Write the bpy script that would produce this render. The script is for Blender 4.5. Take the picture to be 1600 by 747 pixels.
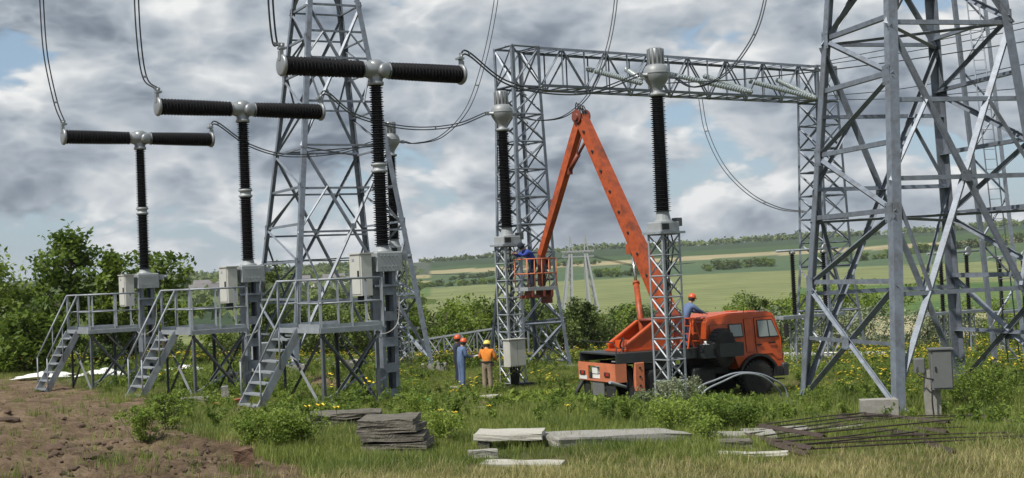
import bpy, bmesh, math, random
import numpy as np
from mathutils import Vector, Matrix, Quaternion
R = math.radians
random.seed(7); np.random.seed(7)
S = bpy.context.scene
COL = S.collection
for o in list(bpy.data.objects): bpy.data.objects.remove(o)

# ---------------------------------------------------------------- camera
FPX = 2160.0; CX = 800.0; CY = 373.5; CZ = 4.5
PITCH = R(1.42); ROLL = R(2.5)
_F = Vector((0, math.cos(PITCH), math.sin(PITCH))); _U0 = Vector((0, -math.sin(PITCH), math.cos(PITCH))); _R0 = Vector((1, 0, 0))
_U = _U0*math.cos(ROLL) + _R0*math.sin(ROLL); _R = _R0*math.cos(ROLL) - _U0*math.sin(ROLL)
cam = bpy.data.cameras.new('camera'); camo = bpy.data.objects.new('camera', cam); COL.objects.link(camo)
camo.matrix_world = Matrix(((_R.x, _U.x, -_F.x, 0), (_R.y, _U.y, -_F.y, 0), (_R.z, _U.z, -_F.z, CZ), (0, 0, 0, 1)))
cam.sensor_width = 36; cam.lens = 36*FPX/1600; cam.clip_start = 0.5; cam.clip_end = 20000
S.camera = camo
def ray(px, py):
    return _F + _R*((px-CX)/FPX) + _U*((CY-py)/FPX)
def P(px, py, d):
    v = ray(px, py); v = v*(d/v.y); return Vector((v.x, v.y, v.z+CZ))
def proj(x, y, z):
    v = Vector((x, y, z-CZ)); w = v.dot(_F)
    return CX+FPX*v.dot(_R)/w, CY-FPX*v.dot(_U)/w

# ---------------------------------------------------------------- sky and sun
SUN_EL = R(54); SUN_AZ = R(228)          # azimuth clockwise from +Y: behind the camera, to its left
sdir = Vector((math.sin(SUN_AZ)*math.cos(SUN_EL), math.cos(SUN_AZ)*math.cos(SUN_EL), math.sin(SUN_EL)))
W = bpy.data.worlds.new('World'); S.world = W; W.use_nodes = True
def sky():
    nt = W.node_tree; nt.nodes.clear(); N = nt.nodes.new; L = nt.links.new
    out = N('ShaderNodeOutputWorld'); bg = N('ShaderNodeBackground'); bg.inputs[1].default_value = 0.1
    st = N('ShaderNodeTexSky'); st.sky_type = 'NISHITA'; st.sun_disc = False
    st.sun_elevation = SUN_EL; st.sun_rotation = SUN_AZ; st.air_density = 1.0; st.dust_density = 1.0; st.ozone_density = 2.0
    tc = N('ShaderNodeTexCoord')
    def noise(off, sc, det, rough, zs, dist=0.0):
        m = N('ShaderNodeMapping'); m.inputs['Scale'].default_value = (1, 1, zs); m.inputs['Location'].default_value = off
        L(tc.outputs['Generated'], m.inputs['Vector'])
        n = N('ShaderNodeTexNoise'); n.inputs['Scale'].default_value = sc; n.inputs['Detail'].default_value = det
        n.inputs['Roughness'].default_value = rough; n.inputs['Distortion'].default_value = dist
        L(m.outputs[0], n.inputs['Vector']); return n.outputs['Fac']
    def mth(op, a, b=None, c=None, clamp=False):
        n = N('ShaderNodeMath'); n.operation = op; n.use_clamp = clamp
        for i, v in enumerate((a, b, c)):
            if v is None: continue
            if isinstance(v, (int, float)): n.inputs[i].default_value = v
            else: L(v, n.inputs[i])
        return n.outputs[0]
    def ramp(v, stops):
        n = N('ShaderNodeValToRGB'); e = n.color_ramp.elements
        while len(e) < len(stops): e.new(0.5)
        for k, (p, c) in zip(e, stops): k.position = p; k.color = (*c, 1)
        L(v, n.inputs[0]); return n.outputs[0]
    def mr(v, a, b, c=0.0, d=1.0, smooth=True):
        n = N('ShaderNodeMapRange'); n.interpolation_type = 'SMOOTHSTEP' if smooth else 'LINEAR'
        for i, q in enumerate((a, b, c, d)): n.inputs[1+i].default_value = q
        L(v, n.inputs[0]); return n.outputs[0]
    def mix(f, a, b):
        n = N('ShaderNodeMix'); n.data_type = 'RGBA'
        if isinstance(f, float): n.inputs[0].default_value = f
        else: L(f, n.inputs[0])
        for i, v in ((6, a), (7, b)):
            if isinstance(v, tuple): n.inputs[i].default_value = (*v, 1)
            else: L(v, n.inputs[i])
        return n.outputs[2]
    o = SKYOFF
    def billow(off, sc, zs):
        m = N('ShaderNodeMapping'); m.inputs['Scale'].default_value = (1, 1, zs); m.inputs['Location'].default_value = off; L(tc.outputs['Generated'], m.inputs['Vector'])
        w = N('ShaderNodeTexNoise'); w.inputs['Scale'].default_value = 9; w.inputs['Detail'].default_value = 4; L(m.outputs[0], w.inputs['Vector'])
        ad = N('ShaderNodeVectorMath'); ad.operation = 'MULTIPLY_ADD'; ad.inputs[1].default_value = (.10, .10, .10); L(w.outputs['Color'], ad.inputs[0]); L(m.outputs[0], ad.inputs[2])
        v = N('ShaderNodeTexVoronoi'); v.feature = 'F1'; v.inputs['Scale'].default_value = sc; v.inputs['Detail'].default_value = 3; v.inputs['Roughness'].default_value = .54; v.inputs['Lacunarity'].default_value = 2.3
        L(ad.outputs[0], v.inputs['Vector']); return mth('SUBTRACT', 1.0, v.outputs['Distance'])
    big = noise(o, 2.4, 2, .5, 2.2)                      # where the cloud banks are
    def density(off): return mth('ADD', mth('MULTIPLY', noise(off, 4.6, 7, .51, 1.9, .12), .62), mth('MULTIPLY', billow(off, 7.0, 1.9), .30))
    d0 = density(o); d1 = density((o[0]-.012, o[1], o[2]+.024))   # and a step towards the light
    fine = noise(o, 24, 7, .55, 1.8, .2)
    dens = mth('ADD', d0, mth('MULTIPLY', big, .55))
    cover = mr(dens, CLO, CLO+.07)
    lit = mth('ADD', mth('MULTIPLY', mth('SUBTRACT', d0, d1), 3.2), mth('MULTIPLY', mth('SUBTRACT', fine, .5), .16))
    thick = mr(dens, CLO+.06, CLO+.26)
    val = mth('ADD', mth('SUBTRACT', .76, mth('MULTIPLY', thick, .42)), lit, clamp=True)
    cc = ramp(val, [(0.0, (1.15, 1.45, 1.9)), (.28, (2.2, 2.6, 3.1)), (.52, (3.7, 4.15, 4.65)), (.78, (5.6, 5.9, 6.15)), (1.0, (8.0, 8.05, 8.0))])
    blue = mix(.5, st.outputs[0], (3.3, 4.6, 6.0))
    c = mix(cover, blue, cc)
    sep = N('ShaderNodeSeparateXYZ'); L(tc.outputs['Generated'], sep.inputs[0])
    hz = mr(sep.outputs[2], -.005, .035, .7, 0.0)          # the air brightens the cloud base low over the hills
    c = mix(mth('MULTIPLY', hz, mr(fine, .3, .65, .55, 1.0)), c, (5.6, 6.0, 6.3))
    L(c, bg.inputs[0]); L(bg.outputs[0], out.inputs[0])
SKYOFF = (3.3, 8.8, .9); CLO = .468
W.cycles.sampling_method = 'MANUAL'; W.cycles.sample_map_resolution = 512
sky()
sun = bpy.data.lights.new('sun', 'SUN'); sun.energy = 4.5; sun.angle = R(.6); sun.color = (1, .955, .88)
suno = bpy.data.objects.new('sun', sun); COL.objects.link(suno); suno.rotation_euler = sdir.to_track_quat('Z', 'Y').to_euler(); suno.location = sdir*60
S.view_settings.view_transform = 'Standard'; S.view_settings.look = 'None'; S.view_settings.exposure = 0.15; S.view_settings.gamma = 1

# ---------------------------------------------------------------- materials
MATS = {}
def mat(name, col, rough=.6, metal=0., var=.25, scale=6., bump=0., dirt=None, dirt_amt=.4, spec=.5, rnd=.0, trans=0., stretch=None, bscale=40):
    """painted / weathered surface: noise in object space, an optional dirt tint, and a small per-piece shift"""
    if name in MATS: return MATS[name]
    m = bpy.data.materials.new(name); m.use_nodes = True; MATS[name] = m
    nt = m.node_tree; N = nt.nodes.new; L = nt.links.new; b = nt.nodes['Principled BSDF']
    tc = N('ShaderNodeTexCoord'); n = N('ShaderNodeTexNoise'); n.inputs['Scale'].default_value = scale; n.inputs['Detail'].default_value = 6; n.inputs['Roughness'].default_value = .65
    src = tc.outputs['Object']
    if stretch:
        mp = N('ShaderNodeMapping'); mp.inputs['Scale'].default_value = stretch; L(src, mp.inputs[0]); src = mp.outputs[0]
    L(src, n.inputs['Vector'])
    mr = N('ShaderNodeMapRange'); mr.inputs[1].default_value = .25; mr.inputs[2].default_value = .75; mr.inputs[3].default_value = 1-var; mr.inputs[4].default_value = 1+var
    L(n.outputs['Fac'], mr.inputs[0])
    val = mr.outputs[0]
    if rnd:
        oi = N('ShaderNodeObjectInfo'); r2 = N('ShaderNodeMapRange'); r2.inputs[3].default_value = 1-rnd; r2.inputs[4].default_value = 1+rnd; L(oi.outputs['Random'], r2.inputs[0])
        mm = N('ShaderNodeMath'); mm.operation = 'MULTIPLY'; L(val, mm.inputs[0]); L(r2.outputs[0], mm.inputs[1]); val = mm.outputs[0]
    vm = N('ShaderNodeVectorMath'); vm.operation = 'SCALE'; vm.inputs[0].default_value = col; L(val, vm.inputs['Scale']); c = vm.outputs[0]
    if dirt:
        n2 = N('ShaderNodeTexNoise'); n2.inputs['Scale'].default_value = scale*.45; n2.inputs['Detail'].default_value = 8; n2.inputs['Roughness'].default_value = .7; L(src, n2.inputs['Vector'])
        r3 = N('ShaderNodeMapRange'); r3.inputs[1].default_value = .5; r3.inputs[2].default_value = .72; r3.inputs[4].default_value = dirt_amt; L(n2.outputs['Fac'], r3.inputs[0])
        mx = N('ShaderNodeMix'); mx.data_type = 'RGBA'; L(r3.outputs[0], mx.inputs[0]); L(c, mx.inputs[6]); mx.inputs[7].default_value = (*dirt, 1); c = mx.outputs[2]
    L(c, b.inputs['Base Color'])
    b.inputs['Roughness'].default_value = rough; b.inputs['Metallic'].default_value = metal; b.inputs['Specular IOR Level'].default_value = spec
    if bump:
        bn = N('ShaderNodeTexNoise'); bn.inputs['Scale'].default_value = bscale; bn.inputs['Detail'].default_value = 4; L(src, bn.inputs['Vector'])
        bp = N('ShaderNodeBump'); bp.inputs['Strength'].default_value = bump; bp.inputs['Distance'].default_value = .02; L(bn.outputs['Fac'], bp.inputs['Height']); L(bp.outputs[0], b.inputs['Normal'])
    if trans:
        b.inputs['Transmission Weight'].default_value = trans
    return m
def leafmat(name, col, col2, tr=.35, scale=1.2):
    if name in MATS: return MATS[name]
    m = bpy.data.materials.new(name); m.use_nodes = True; MATS[name] = m
    nt = m.node_tree; N = nt.nodes.new; L = nt.links.new; b = nt.nodes['Principled BSDF']; out = nt.nodes['Material Output']
    ge = N('ShaderNodeNewGeometry'); n = N('ShaderNodeTexNoise'); n.inputs['Scale'].default_value = scale; n.inputs['Detail'].default_value = 3; L(ge.outputs['Position'], n.inputs['Vector'])
    oi = N('ShaderNodeObjectInfo'); ad = N('ShaderNodeMath'); ad.operation = 'ADD'
    sc = N('ShaderNodeMapRange'); sc.inputs[3].default_value = -.3; sc.inputs[4].default_value = .3; L(oi.outputs['Random'], sc.inputs[0])
    L(n.outputs['Fac'], ad.inputs[0]); L(sc.outputs[0], ad.inputs[1])
    rs = N('ShaderNodeMath'); rs.operation = 'MULTIPLY_ADD'; rs.inputs[1].default_value = .35; L(ge.outputs['Random Per Island'], rs.inputs[0]); L(ad.outputs[0], rs.inputs[2])
    mr = N('ShaderNodeMapRange'); mr.inputs[1].default_value = .3; mr.inputs[2].default_value = 1.0; L(rs.outputs[0], mr.inputs[0])
    mx = N('ShaderNodeMix'); mx.data_type = 'RGBA'; L(mr.outputs[0], mx.inputs[0]); mx.inputs[6].default_value = (*col, 1); mx.inputs[7].default_value = (*col2, 1)
    L(mx.outputs[2], b.inputs['Base Color']); b.inputs['Roughness'].default_value = .55; b.inputs['Specular IOR Level'].default_value = .3
    t = N('ShaderNodeBsdfTranslucent'); L(mx.outputs[2], t.inputs[0]); ms = N('ShaderNodeMixShader'); ms.inputs[0].default_value = tr
    L(b.outputs[0], ms.inputs[1]); L(t.outputs[0], ms.inputs[2]); L(ms.outputs[0], out.inputs[0])
    return m

STEEL = mat('tower_steel', (.175, .20, .24), .5, .25, .28, 5, .15, (.10, .095, .09), .75, rnd=.16)
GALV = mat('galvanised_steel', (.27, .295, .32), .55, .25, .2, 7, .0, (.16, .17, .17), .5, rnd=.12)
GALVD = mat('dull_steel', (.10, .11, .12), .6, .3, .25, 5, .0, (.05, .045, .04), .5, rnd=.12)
FARST = mat('far_steel', (.34, .36, .37), .6, .1, .1, 1)
SACKM = mat('pale_sack', (.42, .38, .29), .9, 0, .2, 8, .4)
GREYP = mat('grey_paint', (.30, .32, .33), .5, .05, .12, 4, .0, (.18, .18, .17), .4)
CABW = mat('cabinet_paint', (.46, .46, .42), .5, 0, .08, 3, .0, (.30, .29, .26), .45)
CABG = mat('cabinet_grey', (.125, .13, .13), .55, 0, .1, 3, .0, (.2, .19, .17), .5)
BLACKI = mat('black_silicone', (.008, .008, .010), .6, 0, .3, 5, dirt=(.02, .018, .017), dirt_amt=.5, spec=.3)
ALU = mat('cast_aluminium', (.27, .285, .295), .45, .5, .12, 6, dirt=(.25, .25, .24), dirt_amt=.5)
CTG = mat('transformer_head_paint', (.25, .265, .275), .5, .15, .12, 4, dirt=(.2, .2, .19), dirt_amt=.5)
CABLE = mat('aluminium_cable', (.055, .06, .068), .5, .4, .15, 8)
GLASSI = mat('glass_disc', (.30, .34, .345), .2, 0, .1, 5, spec=.8)
CONC = mat('concrete', (.27, .26, .235), .9, 0, .22, 5, .5, (.2, .19, .16), .7)
CONCD = mat('old_concrete', (.135, .122, .10), .95, 0, .45, 9, .9, (.045, .045, .03), .9, rnd=.15)
SLABW = mat('pale_concrete', (.40, .385, .335), .9, 0, .18, 4, .4, (.30, .28, .23), .7, rnd=.08)
BITUM = mat('bitumen', (.02, .02, .02), .75, 0, .4, 6, .5, (.10, .09, .08), .4)
RUST = mat('rusty_steel', (.06, .042, .034), .85, .2, .4, 12, .3, (.035, .028, .024), .6, rnd=.2)
ORANGE = mat('orange_paint', (.50, .078, .015), .40, 0, .2, 3.5, 0, (.19, .06, .035), .75)
BOOM_SHADED = mat('shaded_boom_paint', (.36, .068, .018), .5, 0, .38, 4.5, .1, (.085, .032, .02), .85)  # the truck's orange, darkened to carry the boom's shade, with grime over it
ORANGEF = mat('faded_orange_paint', (.55, .17, .08), .6, 0, .15, 3, 0, (.36, .12, .07), .6)
REDP = mat('red_brown_paint', (.19, .045, .028), .55, 0, .2, 5, 0, (.08, .03, .02), .6)
CHASS = mat('chassis_black', (.016, .017, .019), .6, .1, .3, 5, 0, (.05, .045, .038), .5)
DKGREY = mat('dark_grey_paint', (.035, .04, .043), .5, .1, .2, 4, 0, (.07, .065, .055), .5)
TYRE = mat('tyre_rubber', (.018, .018, .018), .9, 0, .3, 6, .4, (.06, .05, .04), .5)
CHROME = mat('bare_steel', (.5, .5, .5), .25, .9, .1, 5)
WOOD = mat('grey_wood', (.22, .17, .12), .85, 0, .35, 4, .3, (.10, .08, .06), .6, stretch=(1, 8, 8))
WOODO = mat('orange_plank', (.34, .115, .05), .8, 0, .25, 4, .2, stretch=(1, 6, 6))
WHITEF = mat('white_sheet', (.72, .72, .70), .7, 0, .08, 2, .3, (.4, .36, .3), .5)
BLUEC = mat('blue_cloth', (.10, .15, .27), .9, 0, .2, 9, .3, bscale=25)
BLUEC2 = mat('bright_blue_cloth', (.025, .05, .26), .9, 0, .2, 9, .3, bscale=25)
NAVY = mat('navy_cloth', (.018, .022, .04), .9, 0, .25, 9, .3, bscale=25)
ORC = mat('orange_cloth', (.62, .20, .025), .9, 0, .15, 9, .3, bscale=25)
KHAKI = mat('khaki_cloth', (.25, .20, .145), .9, 0, .2, 9, .3, bscale=25)
BOOT = mat('boot_leather', (.02, .017, .015), .7, 0, .3, 9)
SKIN = mat('skin', (.42, .23, .15), .55, 0, .1, 9)
HELR = mat('helmet_red', (.62, .10, .03), .35, 0, .06, 5)
HELY = mat('helmet_yellow', (.75, .58, .12), .35, 0, .06, 5)
WHITEP = mat('white_paint', (.7, .7, .68), .5, 0, .1, 4, 0, (.4, .38, .34), .4)
REDL = mat('red_lens', (.42, .02, .02), .25, 0, .1, 5)
AMBER = mat('amber_lens', (.45, .12, .01), .25, 0, .1, 5)
GREENS = mat('green_sheet', (.10, .36, .14), .6, 0, .15, 3)
EARTH = mat('earth_clod', (.13, .085, .058), .98, 0, .4, 10, .9, (.04, .028, .02), .6, rnd=.25)
BARK = mat('bark', (.075, .06, .045), .95, 0, .35, 8, .6, stretch=(4, 4, 1))
WINDOW = mat('window_glass', (.22, .25, .24), .06, 0, .05, 2, spec=.9)

# ---------------------------------------------------------------- mesh helpers
class MB:
    def __init__(s): s.v = []; s.f = []; s.m = []; s.sm = []
    def add(s, vs, fs, mi=0, smooth=False):
        b = len(s.v); s.v += [tuple(v) for v in vs]; s.f += [tuple(i+b for i in f) for f in fs]; s.m += [mi]*len(fs); s.sm += [smooth]*len(fs); return s
    def box(s, c, size, rot=None, mi=0, taper=1.0):
        hx, hy, hz = size[0]/2, size[1]/2, size[2]/2; c = Vector(c); vs = []
        for z in (-1, 1):
            t = taper if z > 0 else 1
            for x, y in ((-1, -1), (1, -1), (1, 1), (-1, 1)):
                v = Vector((x*hx*t, y*hy*t, z*hz))
                if rot is not None: v = rot @ v
                vs.append(c+v)
        return s.add(vs, [(3, 2, 1, 0), (4, 5, 6, 7), (0, 1, 5, 4), (1, 2, 6, 5), (2, 3, 7, 6), (3, 0, 4, 7)], mi)
    def bbox(s, c, size, bev=.02, mi=0):
        """box with its vertical and top edges chamfered"""
        x, y, z = size[0]/2, size[1]/2, size[2]/2; b = min(bev, x*.9, y*.9, z*.9)
        ring = [(-x+b, -y), (x-b, -y), (x, -y+b), (x, y-b), (x-b, y), (-x+b, y), (-x, y-b), (-x, -y+b)]
        top = [(-x+b, -y+b), (x-b, -y+b), (x-b, -y+b), (x-b, y-b), (x-b, y-b), (-x+b, y-b), (-x+b, y-b), (-x+b, -y+b)]
        c = Vector(c); vs = [c+Vector((p[0], p[1], -z)) for p in ring]+[c+Vector((p[0], p[1], z-b)) for p in ring]+[c+Vector((p[0]*.5+q[0]*.5, p[1]*.5+q[1]*.5, z)) for p, q in zip(ring, top)]
        fs = [tuple(range(7, -1, -1)), tuple(range(16, 24))]
        for k in range(2):
            for i in range(8): j = (i+1) % 8; fs.append((k*8+i, k*8+j, k*8+8+j, k*8+8+i))
        return s.add(vs, fs, mi)
    def beam(s, a, b, w, h, up=(0, 0, 1), mi=0):
        a = Vector(a); b = Vector(b); d = (b-a); L = d.length; d = d/L; u = Vector(up)
        if abs(d.dot(u)) > .98: u = Vector((1, 0, 0))
        x = d.cross(u).normalized(); u = x.cross(d)
        vs = []
        for p in (a, b):
            for i, j in ((-1, -1), (1, -1), (1, 1), (-1, 1)): vs.append(p+x*(i*w/2)+u*(j*h/2))
        return s.add(vs, [(0, 1, 2, 3), (7, 6, 5, 4), (4, 5, 1, 0), (5, 6, 2, 1), (6, 7, 3, 2), (7, 4, 0, 3)], mi)
    def angle(s, a, b, w, t, n, mi=0):
        """steel angle from a to b; n points out of the corner of the L"""
        a = Vector(a); b = Vector(b); d = (b-a).normalized(); n = Vector(n); n = n-d*n.dot(d)
        if n.length < 1e-4: n = d.orthogonal()
        n.normalize(); q = d.cross(n); e1 = (-n+q).normalized(); e2 = (-n-q).normalized()
        sec = [Vector((0, 0, 0)), e1*w, e1*w+e2*t, e1*t+e2*t, e2*w+e1*t, e2*w]
        vs = [a+p for p in sec]+[b+p for p in sec]
        fs = [(0, 1, 7, 6), (1, 2, 8, 7), (2, 3, 9, 8), (3, 4, 10, 9), (4, 5, 11, 10), (5, 0, 6, 11), (0, 5, 4, 3), (0, 3, 2, 1), (6, 9, 10, 11), (6, 7, 8, 9)]
        return s.add(vs, fs, mi)
    def tube(s, pts, r, n=6, mi=0, cap=True):
        pts = [Vector(p) for p in pts]; k = len(pts); rs = r if isinstance(r, (list, tuple)) else [r]*k; vs = []; ref = None
        for i, p in enumerate(pts):
            d = (pts[min(i+1, k-1)]-pts[max(i-1, 0)]).normalized()
            if ref is None: ref = d.orthogonal().normalized()
            ref = (ref-d*ref.dot(d)).normalized(); q = d.cross(ref)
            for j in range(n):
                t = 2*math.pi*j/n; vs.append(p+(ref*math.cos(t)+q*math.sin(t))*rs[i])
        fs = [(i*n+j, i*n+(j+1) % n, (i+1)*n+(j+1) % n, (i+1)*n+j) for i in range(k-1) for j in range(n)]
        s.add(vs, fs, mi, n > 5)
        if cap:
            b = len(s.v)-len(vs); s.f += [tuple(b+j for j in range(n-1, -1, -1)), tuple(b+(k-1)*n+j for j in range(n))]; s.m += [mi, mi]; s.sm += [False, False]
        return s
    def lathe(s, prof, o=(0, 0, 0), ax=(0, 0, 1), n=16, mi=0, smooth=True):
        """prof: (radius, distance along the axis)"""
        o = Vector(o); a = Vector(ax).normalized(); x = a.orthogonal().normalized(); y = a.cross(x); vs = []
        for r, h in prof:
            for j in range(n):
                t = 2*math.pi*j/n; vs.append(o+a*h+(x*math.cos(t)+y*math.sin(t))*r)
        k = len(prof); fs = [(i*n+j, i*n+(j+1) % n, (i+1)*n+(j+1) % n, (i+1)*n+j) for i in range(k-1) for j in range(n)]
        s.add(vs, fs, mi, smooth); b = len(s.v)-len(vs)
        s.f += [tuple(b+j for j in range(n-1, -1, -1)), tuple(b+(k-1)*n+j for j in range(n))]; s.m += [mi, mi]; s.sm += [False, False]
        return s
    def prism(s, poly, z0, z1, ax='z', mi=0):
        """polygon in a plane, pushed from z0 to z1 along an axis"""
        def w(p, h): return {'z': (p[0], p[1], h), 'y': (p[0], h, p[1]), 'x': (h, p[0], p[1])}[ax]
        n = len(poly); vs = [w(p, z0) for p in poly]+[w(p, z1) for p in poly]
        fs = [tuple(range(n-1, -1, -1)), tuple(range(n, 2*n))]+[(i, (i+1) % n, n+(i+1) % n, n+i) for i in range(n)]
        return s.add(vs, fs, mi)
    def mesh(s, name, mats):
        me = bpy.data.meshes.new(name); me.from_pydata(s.v, [], s.f)
        for m in (mats if isinstance(mats, (list, tuple)) else [mats]): me.materials.append(m)
        me.polygons.foreach_set('material_index', s.m); me.polygons.foreach_set('use_smooth', s.sm); me.update()
        return me
    def build(s, name, mats, parent=None, fix=True):
        me = s.mesh(name, mats)
        if fix:
            bm = bmesh.new(); bm.from_mesh(me); bmesh.ops.recalc_face_normals(bm, faces=bm.faces); bm.to_mesh(me); bm.free()
        return link(name, me, parent)
def link(name, data, parent=None):
    o = bpy.data.objects.new(name, data); COL.objects.link(o)
    if parent is not None: o.parent = parent
    return o
def tag(o, label, cat, group=None):
    o['label'] = label; o['category'] = cat
    if group: o['group'] = group
    return o
def thing(name, label, cat, loc=(0, 0, 0), rz=0., group=None):
    o = link(name, None); o.location = loc; o.rotation_euler = (0, 0, rz); o.empty_display_size = .3
    return tag(o, label, cat, group)
def structure(o): o['kind'] = 'structure'; return o
def stuff(o, label, cat): tag(o, label, cat); o['kind'] = 'stuff'; return o
def copy_tree(o, parent=None):
    c = o.copy(); COL.objects.link(c)
    if parent is not None: c.parent = parent
    for ch in [k for k in ALL(o)]: copy_tree(ch, c)
    return c
def ALL(o): return [k for k in COL.objects if k.parent == o]
def lerp(a, b, t): return a+(b-a)*t
def catmull(pts, per=8):
    pts = [Vector(p) for p in pts]; q = [pts[0]*2-pts[1]]+pts+[pts[-1]*2-pts[-2]]; out = []
    for i in range(1, len(q)-2):
        for k in range(per):
            t = k/per; a, b, c, d = q[i-1], q[i], q[i+1], q[i+2]
            out.append(.5*((2*b)+(c-a)*t+(2*a-5*b+4*c-d)*t*t+(3*b-a-3*c+d)*t**3))
    return out+[pts[-1]]
# ---------------------------------------------------------------- terrain
_far = np.array([[0, -1.65], [20, -2.45], [45, -3.6], [63, -4.35], [100, -6.0], [160, -9.0], [240, -12.0], [350, -14.2], [480, -15.0], [650, -14.0], [900, -9.5], [1300, -1.5], [1800, 9.0], [2300, 18.0], [2700, 20.0], [3500, -10.], [6500, -90.]])
_ctl = [(-3.05, 32.4, -2.93), (-7.4, 37.8, -2.95), (-11.6, 43.6, -3.0), (4.6, 43, -4.28), (-.3, 51.5, -4.22), (7.8, 46, -4.4), (3.0, 43.0, -4.3), (5.5, 39.5, -4.12), (8.5, 41, -4.25), (2.0, 39.5, -4.0), (9, 31, -3.6), (8, 36, -3.68), (12.6, 37.5, -3.6), (-3, 58, -3.85), (1.2, 63, -4.4), (-15, 50, -3.0), (-20, 60, -3.3), (-12, 60, -3.55), (-23, 70, -3.75), (-26, 80, -4.3), (-12, 72, -4.15), (14, 60, -4.7), (-10, 25, -2.35), (6, 22, -2.75), (-4, 22, -2.35)]
def _base(x, y):
    d = np.sqrt(x*x+y*y); z = np.interp(d, _far[:, 0], _far[:, 1])
    f = np.clip(1-d/120., 0, 1)
    z = z-.045*np.clip(x, -30, 30)*f*np.clip(d/15., 0, 1)
    az = np.arctan2(x, np.maximum(y, 1e-3)); rise = np.clip((az+.25)/.6, -.3, 1.35); w = np.clip((d-500)/1600., 0, 1)
    z = z+w*rise*24
    return z
_res = None
def H(x, y):
    x = np.asarray(x, float); y = np.asarray(y, float); z = _base(x, y)
    for (cx, cy, _), w in zip(_ctl, _rw): z = z+w*np.exp(-((x-cx)**2+(y-cy)**2)/(2*5.5**2))
    d = np.sqrt(x*x+y*y)
    small = np.clip((90-d)/40, 0, 1)
    z = z+small*(.05*np.sin(x*.9+y*.37)*np.sin(y*.8-x*.3)+.03*np.sin(x*2.1+1)*np.sin(y*1.7+2))
    for mx, my, r, h in MOUNDS: z = z+h*np.exp(-((x-mx)**2+(y-my)**2)/(2*r*r))
    big = np.clip((d-300)/600, 0, 1)
    z = z+big*(3.0*np.sin(x*.006+1.2)*np.sin(y*.004)+1.2*np.sin(x*.017))
    return z+CZ
MOUNDS = []
_rw = np.zeros(len(_ctl))
def _fit():
    global _rw
    c = np.array(_ctl); A = np.exp(-((c[:, None, 0]-c[None, :, 0])**2+(c[:, None, 1]-c[None, :, 1])**2)/(2*5.5**2))
    r = c[:, 2]-_base(c[:, 0], c[:, 1]); _rw = np.linalg.solve(A+np.eye(len(c))*.08, r)
_fit()
def hz(x, y): return float(H(x, y))
def G(px, py, dmax=400):
    """ground point seen at a photo pixel"""
    v = ray(px, py); lo = None; d = 8.
    while d < dmax:
        q = v*(d/v.y)
        if q.z+CZ < hz(q.x, q.y):
            a, b = d-.5*max(1, d/60), d
            for _ in range(14):
                m = (a+b)/2; q = v*(m/v.y)
                if q.z+CZ < hz(q.x, q.y): b = m
                else: a = m
            q = v*(b/v.y); return Vector((q.x, q.y, hz(q.x, q.y)))
        d += .5*max(1, d/60)
    return Vector((v.x*dmax/v.y, dmax, hz(v.x*dmax/v.y, dmax)))
def at(px, d):
    """ground point in the direction of a photo column at distance d"""
    q = P(px, 600, d); return Vector((q.x, d, hz(q.x, d)))
# small earth mounds on the bare ground at the left
for px, py, r, h in ((10, 655, .45, .22), (262, 690, .4, .12), (20, 725, .8, .10), (150, 735, .5, .05), (225, 615, .5, .06), (520, 600, .9, .35)):
    g = G(px, py); MOUNDS.append((g.x, g.y, r, h))
# ---------------------------------------------------------------- ground sheet
def soilmask(px, py):
    """1 where the ground at that photo pixel is bare earth"""
    def ramp(v, a, b): return np.clip((v-a)/(b-a), 0, 1)
    m = np.zeros_like(px)
    # broad bare area lower left, its edge running from (0,585) down to (420,747)
    e = np.interp(px, [-200, 0, 120, 200, 300, 400, 470, 520], [583, 588, 602, 628, 676, 700, 735, 800])
    m = np.maximum(m, ramp(py, e-14, e+14))
    band = np.exp(-((px-230)/120)**2-((py-628)/16)**2)*.9; m = np.maximum(m, band)
    m = np.maximum(m, .8*np.exp(-((px-400)/60)**2-((py-640)/10)**2))
    m = np.maximum(m, .9*np.exp(-((px-505)/40)**2-((py-600)/16)**2))
    m = np.maximum(m, .75*np.exp(-((px-790)/60)**2-((py-632)/9)**2))
    m = np.maximum(m, .5*np.exp(-((px-1290)/140)**2-((py-600)/10)**2))
    return m
def projn(x, y, z):
    v = np.stack([x, y, z-CZ], -1); w = np.maximum(v@np.array(_F), .1)
    return CX+FPX*(v@np.array(_R))/w, CY-FPX*(v@np.array(_U))/w
def drymask(px, py):
    """short dried grass along the foot of the picture"""
    e = np.interp(px, [400, 600, 700, 900, 1100, 1300, 1600], [745, 738, 725, 708, 722, 705, 690])
    return np.clip((py-e+10)/30, 0, 1)*np.clip((px-420)/80, 0, 1)
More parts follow.
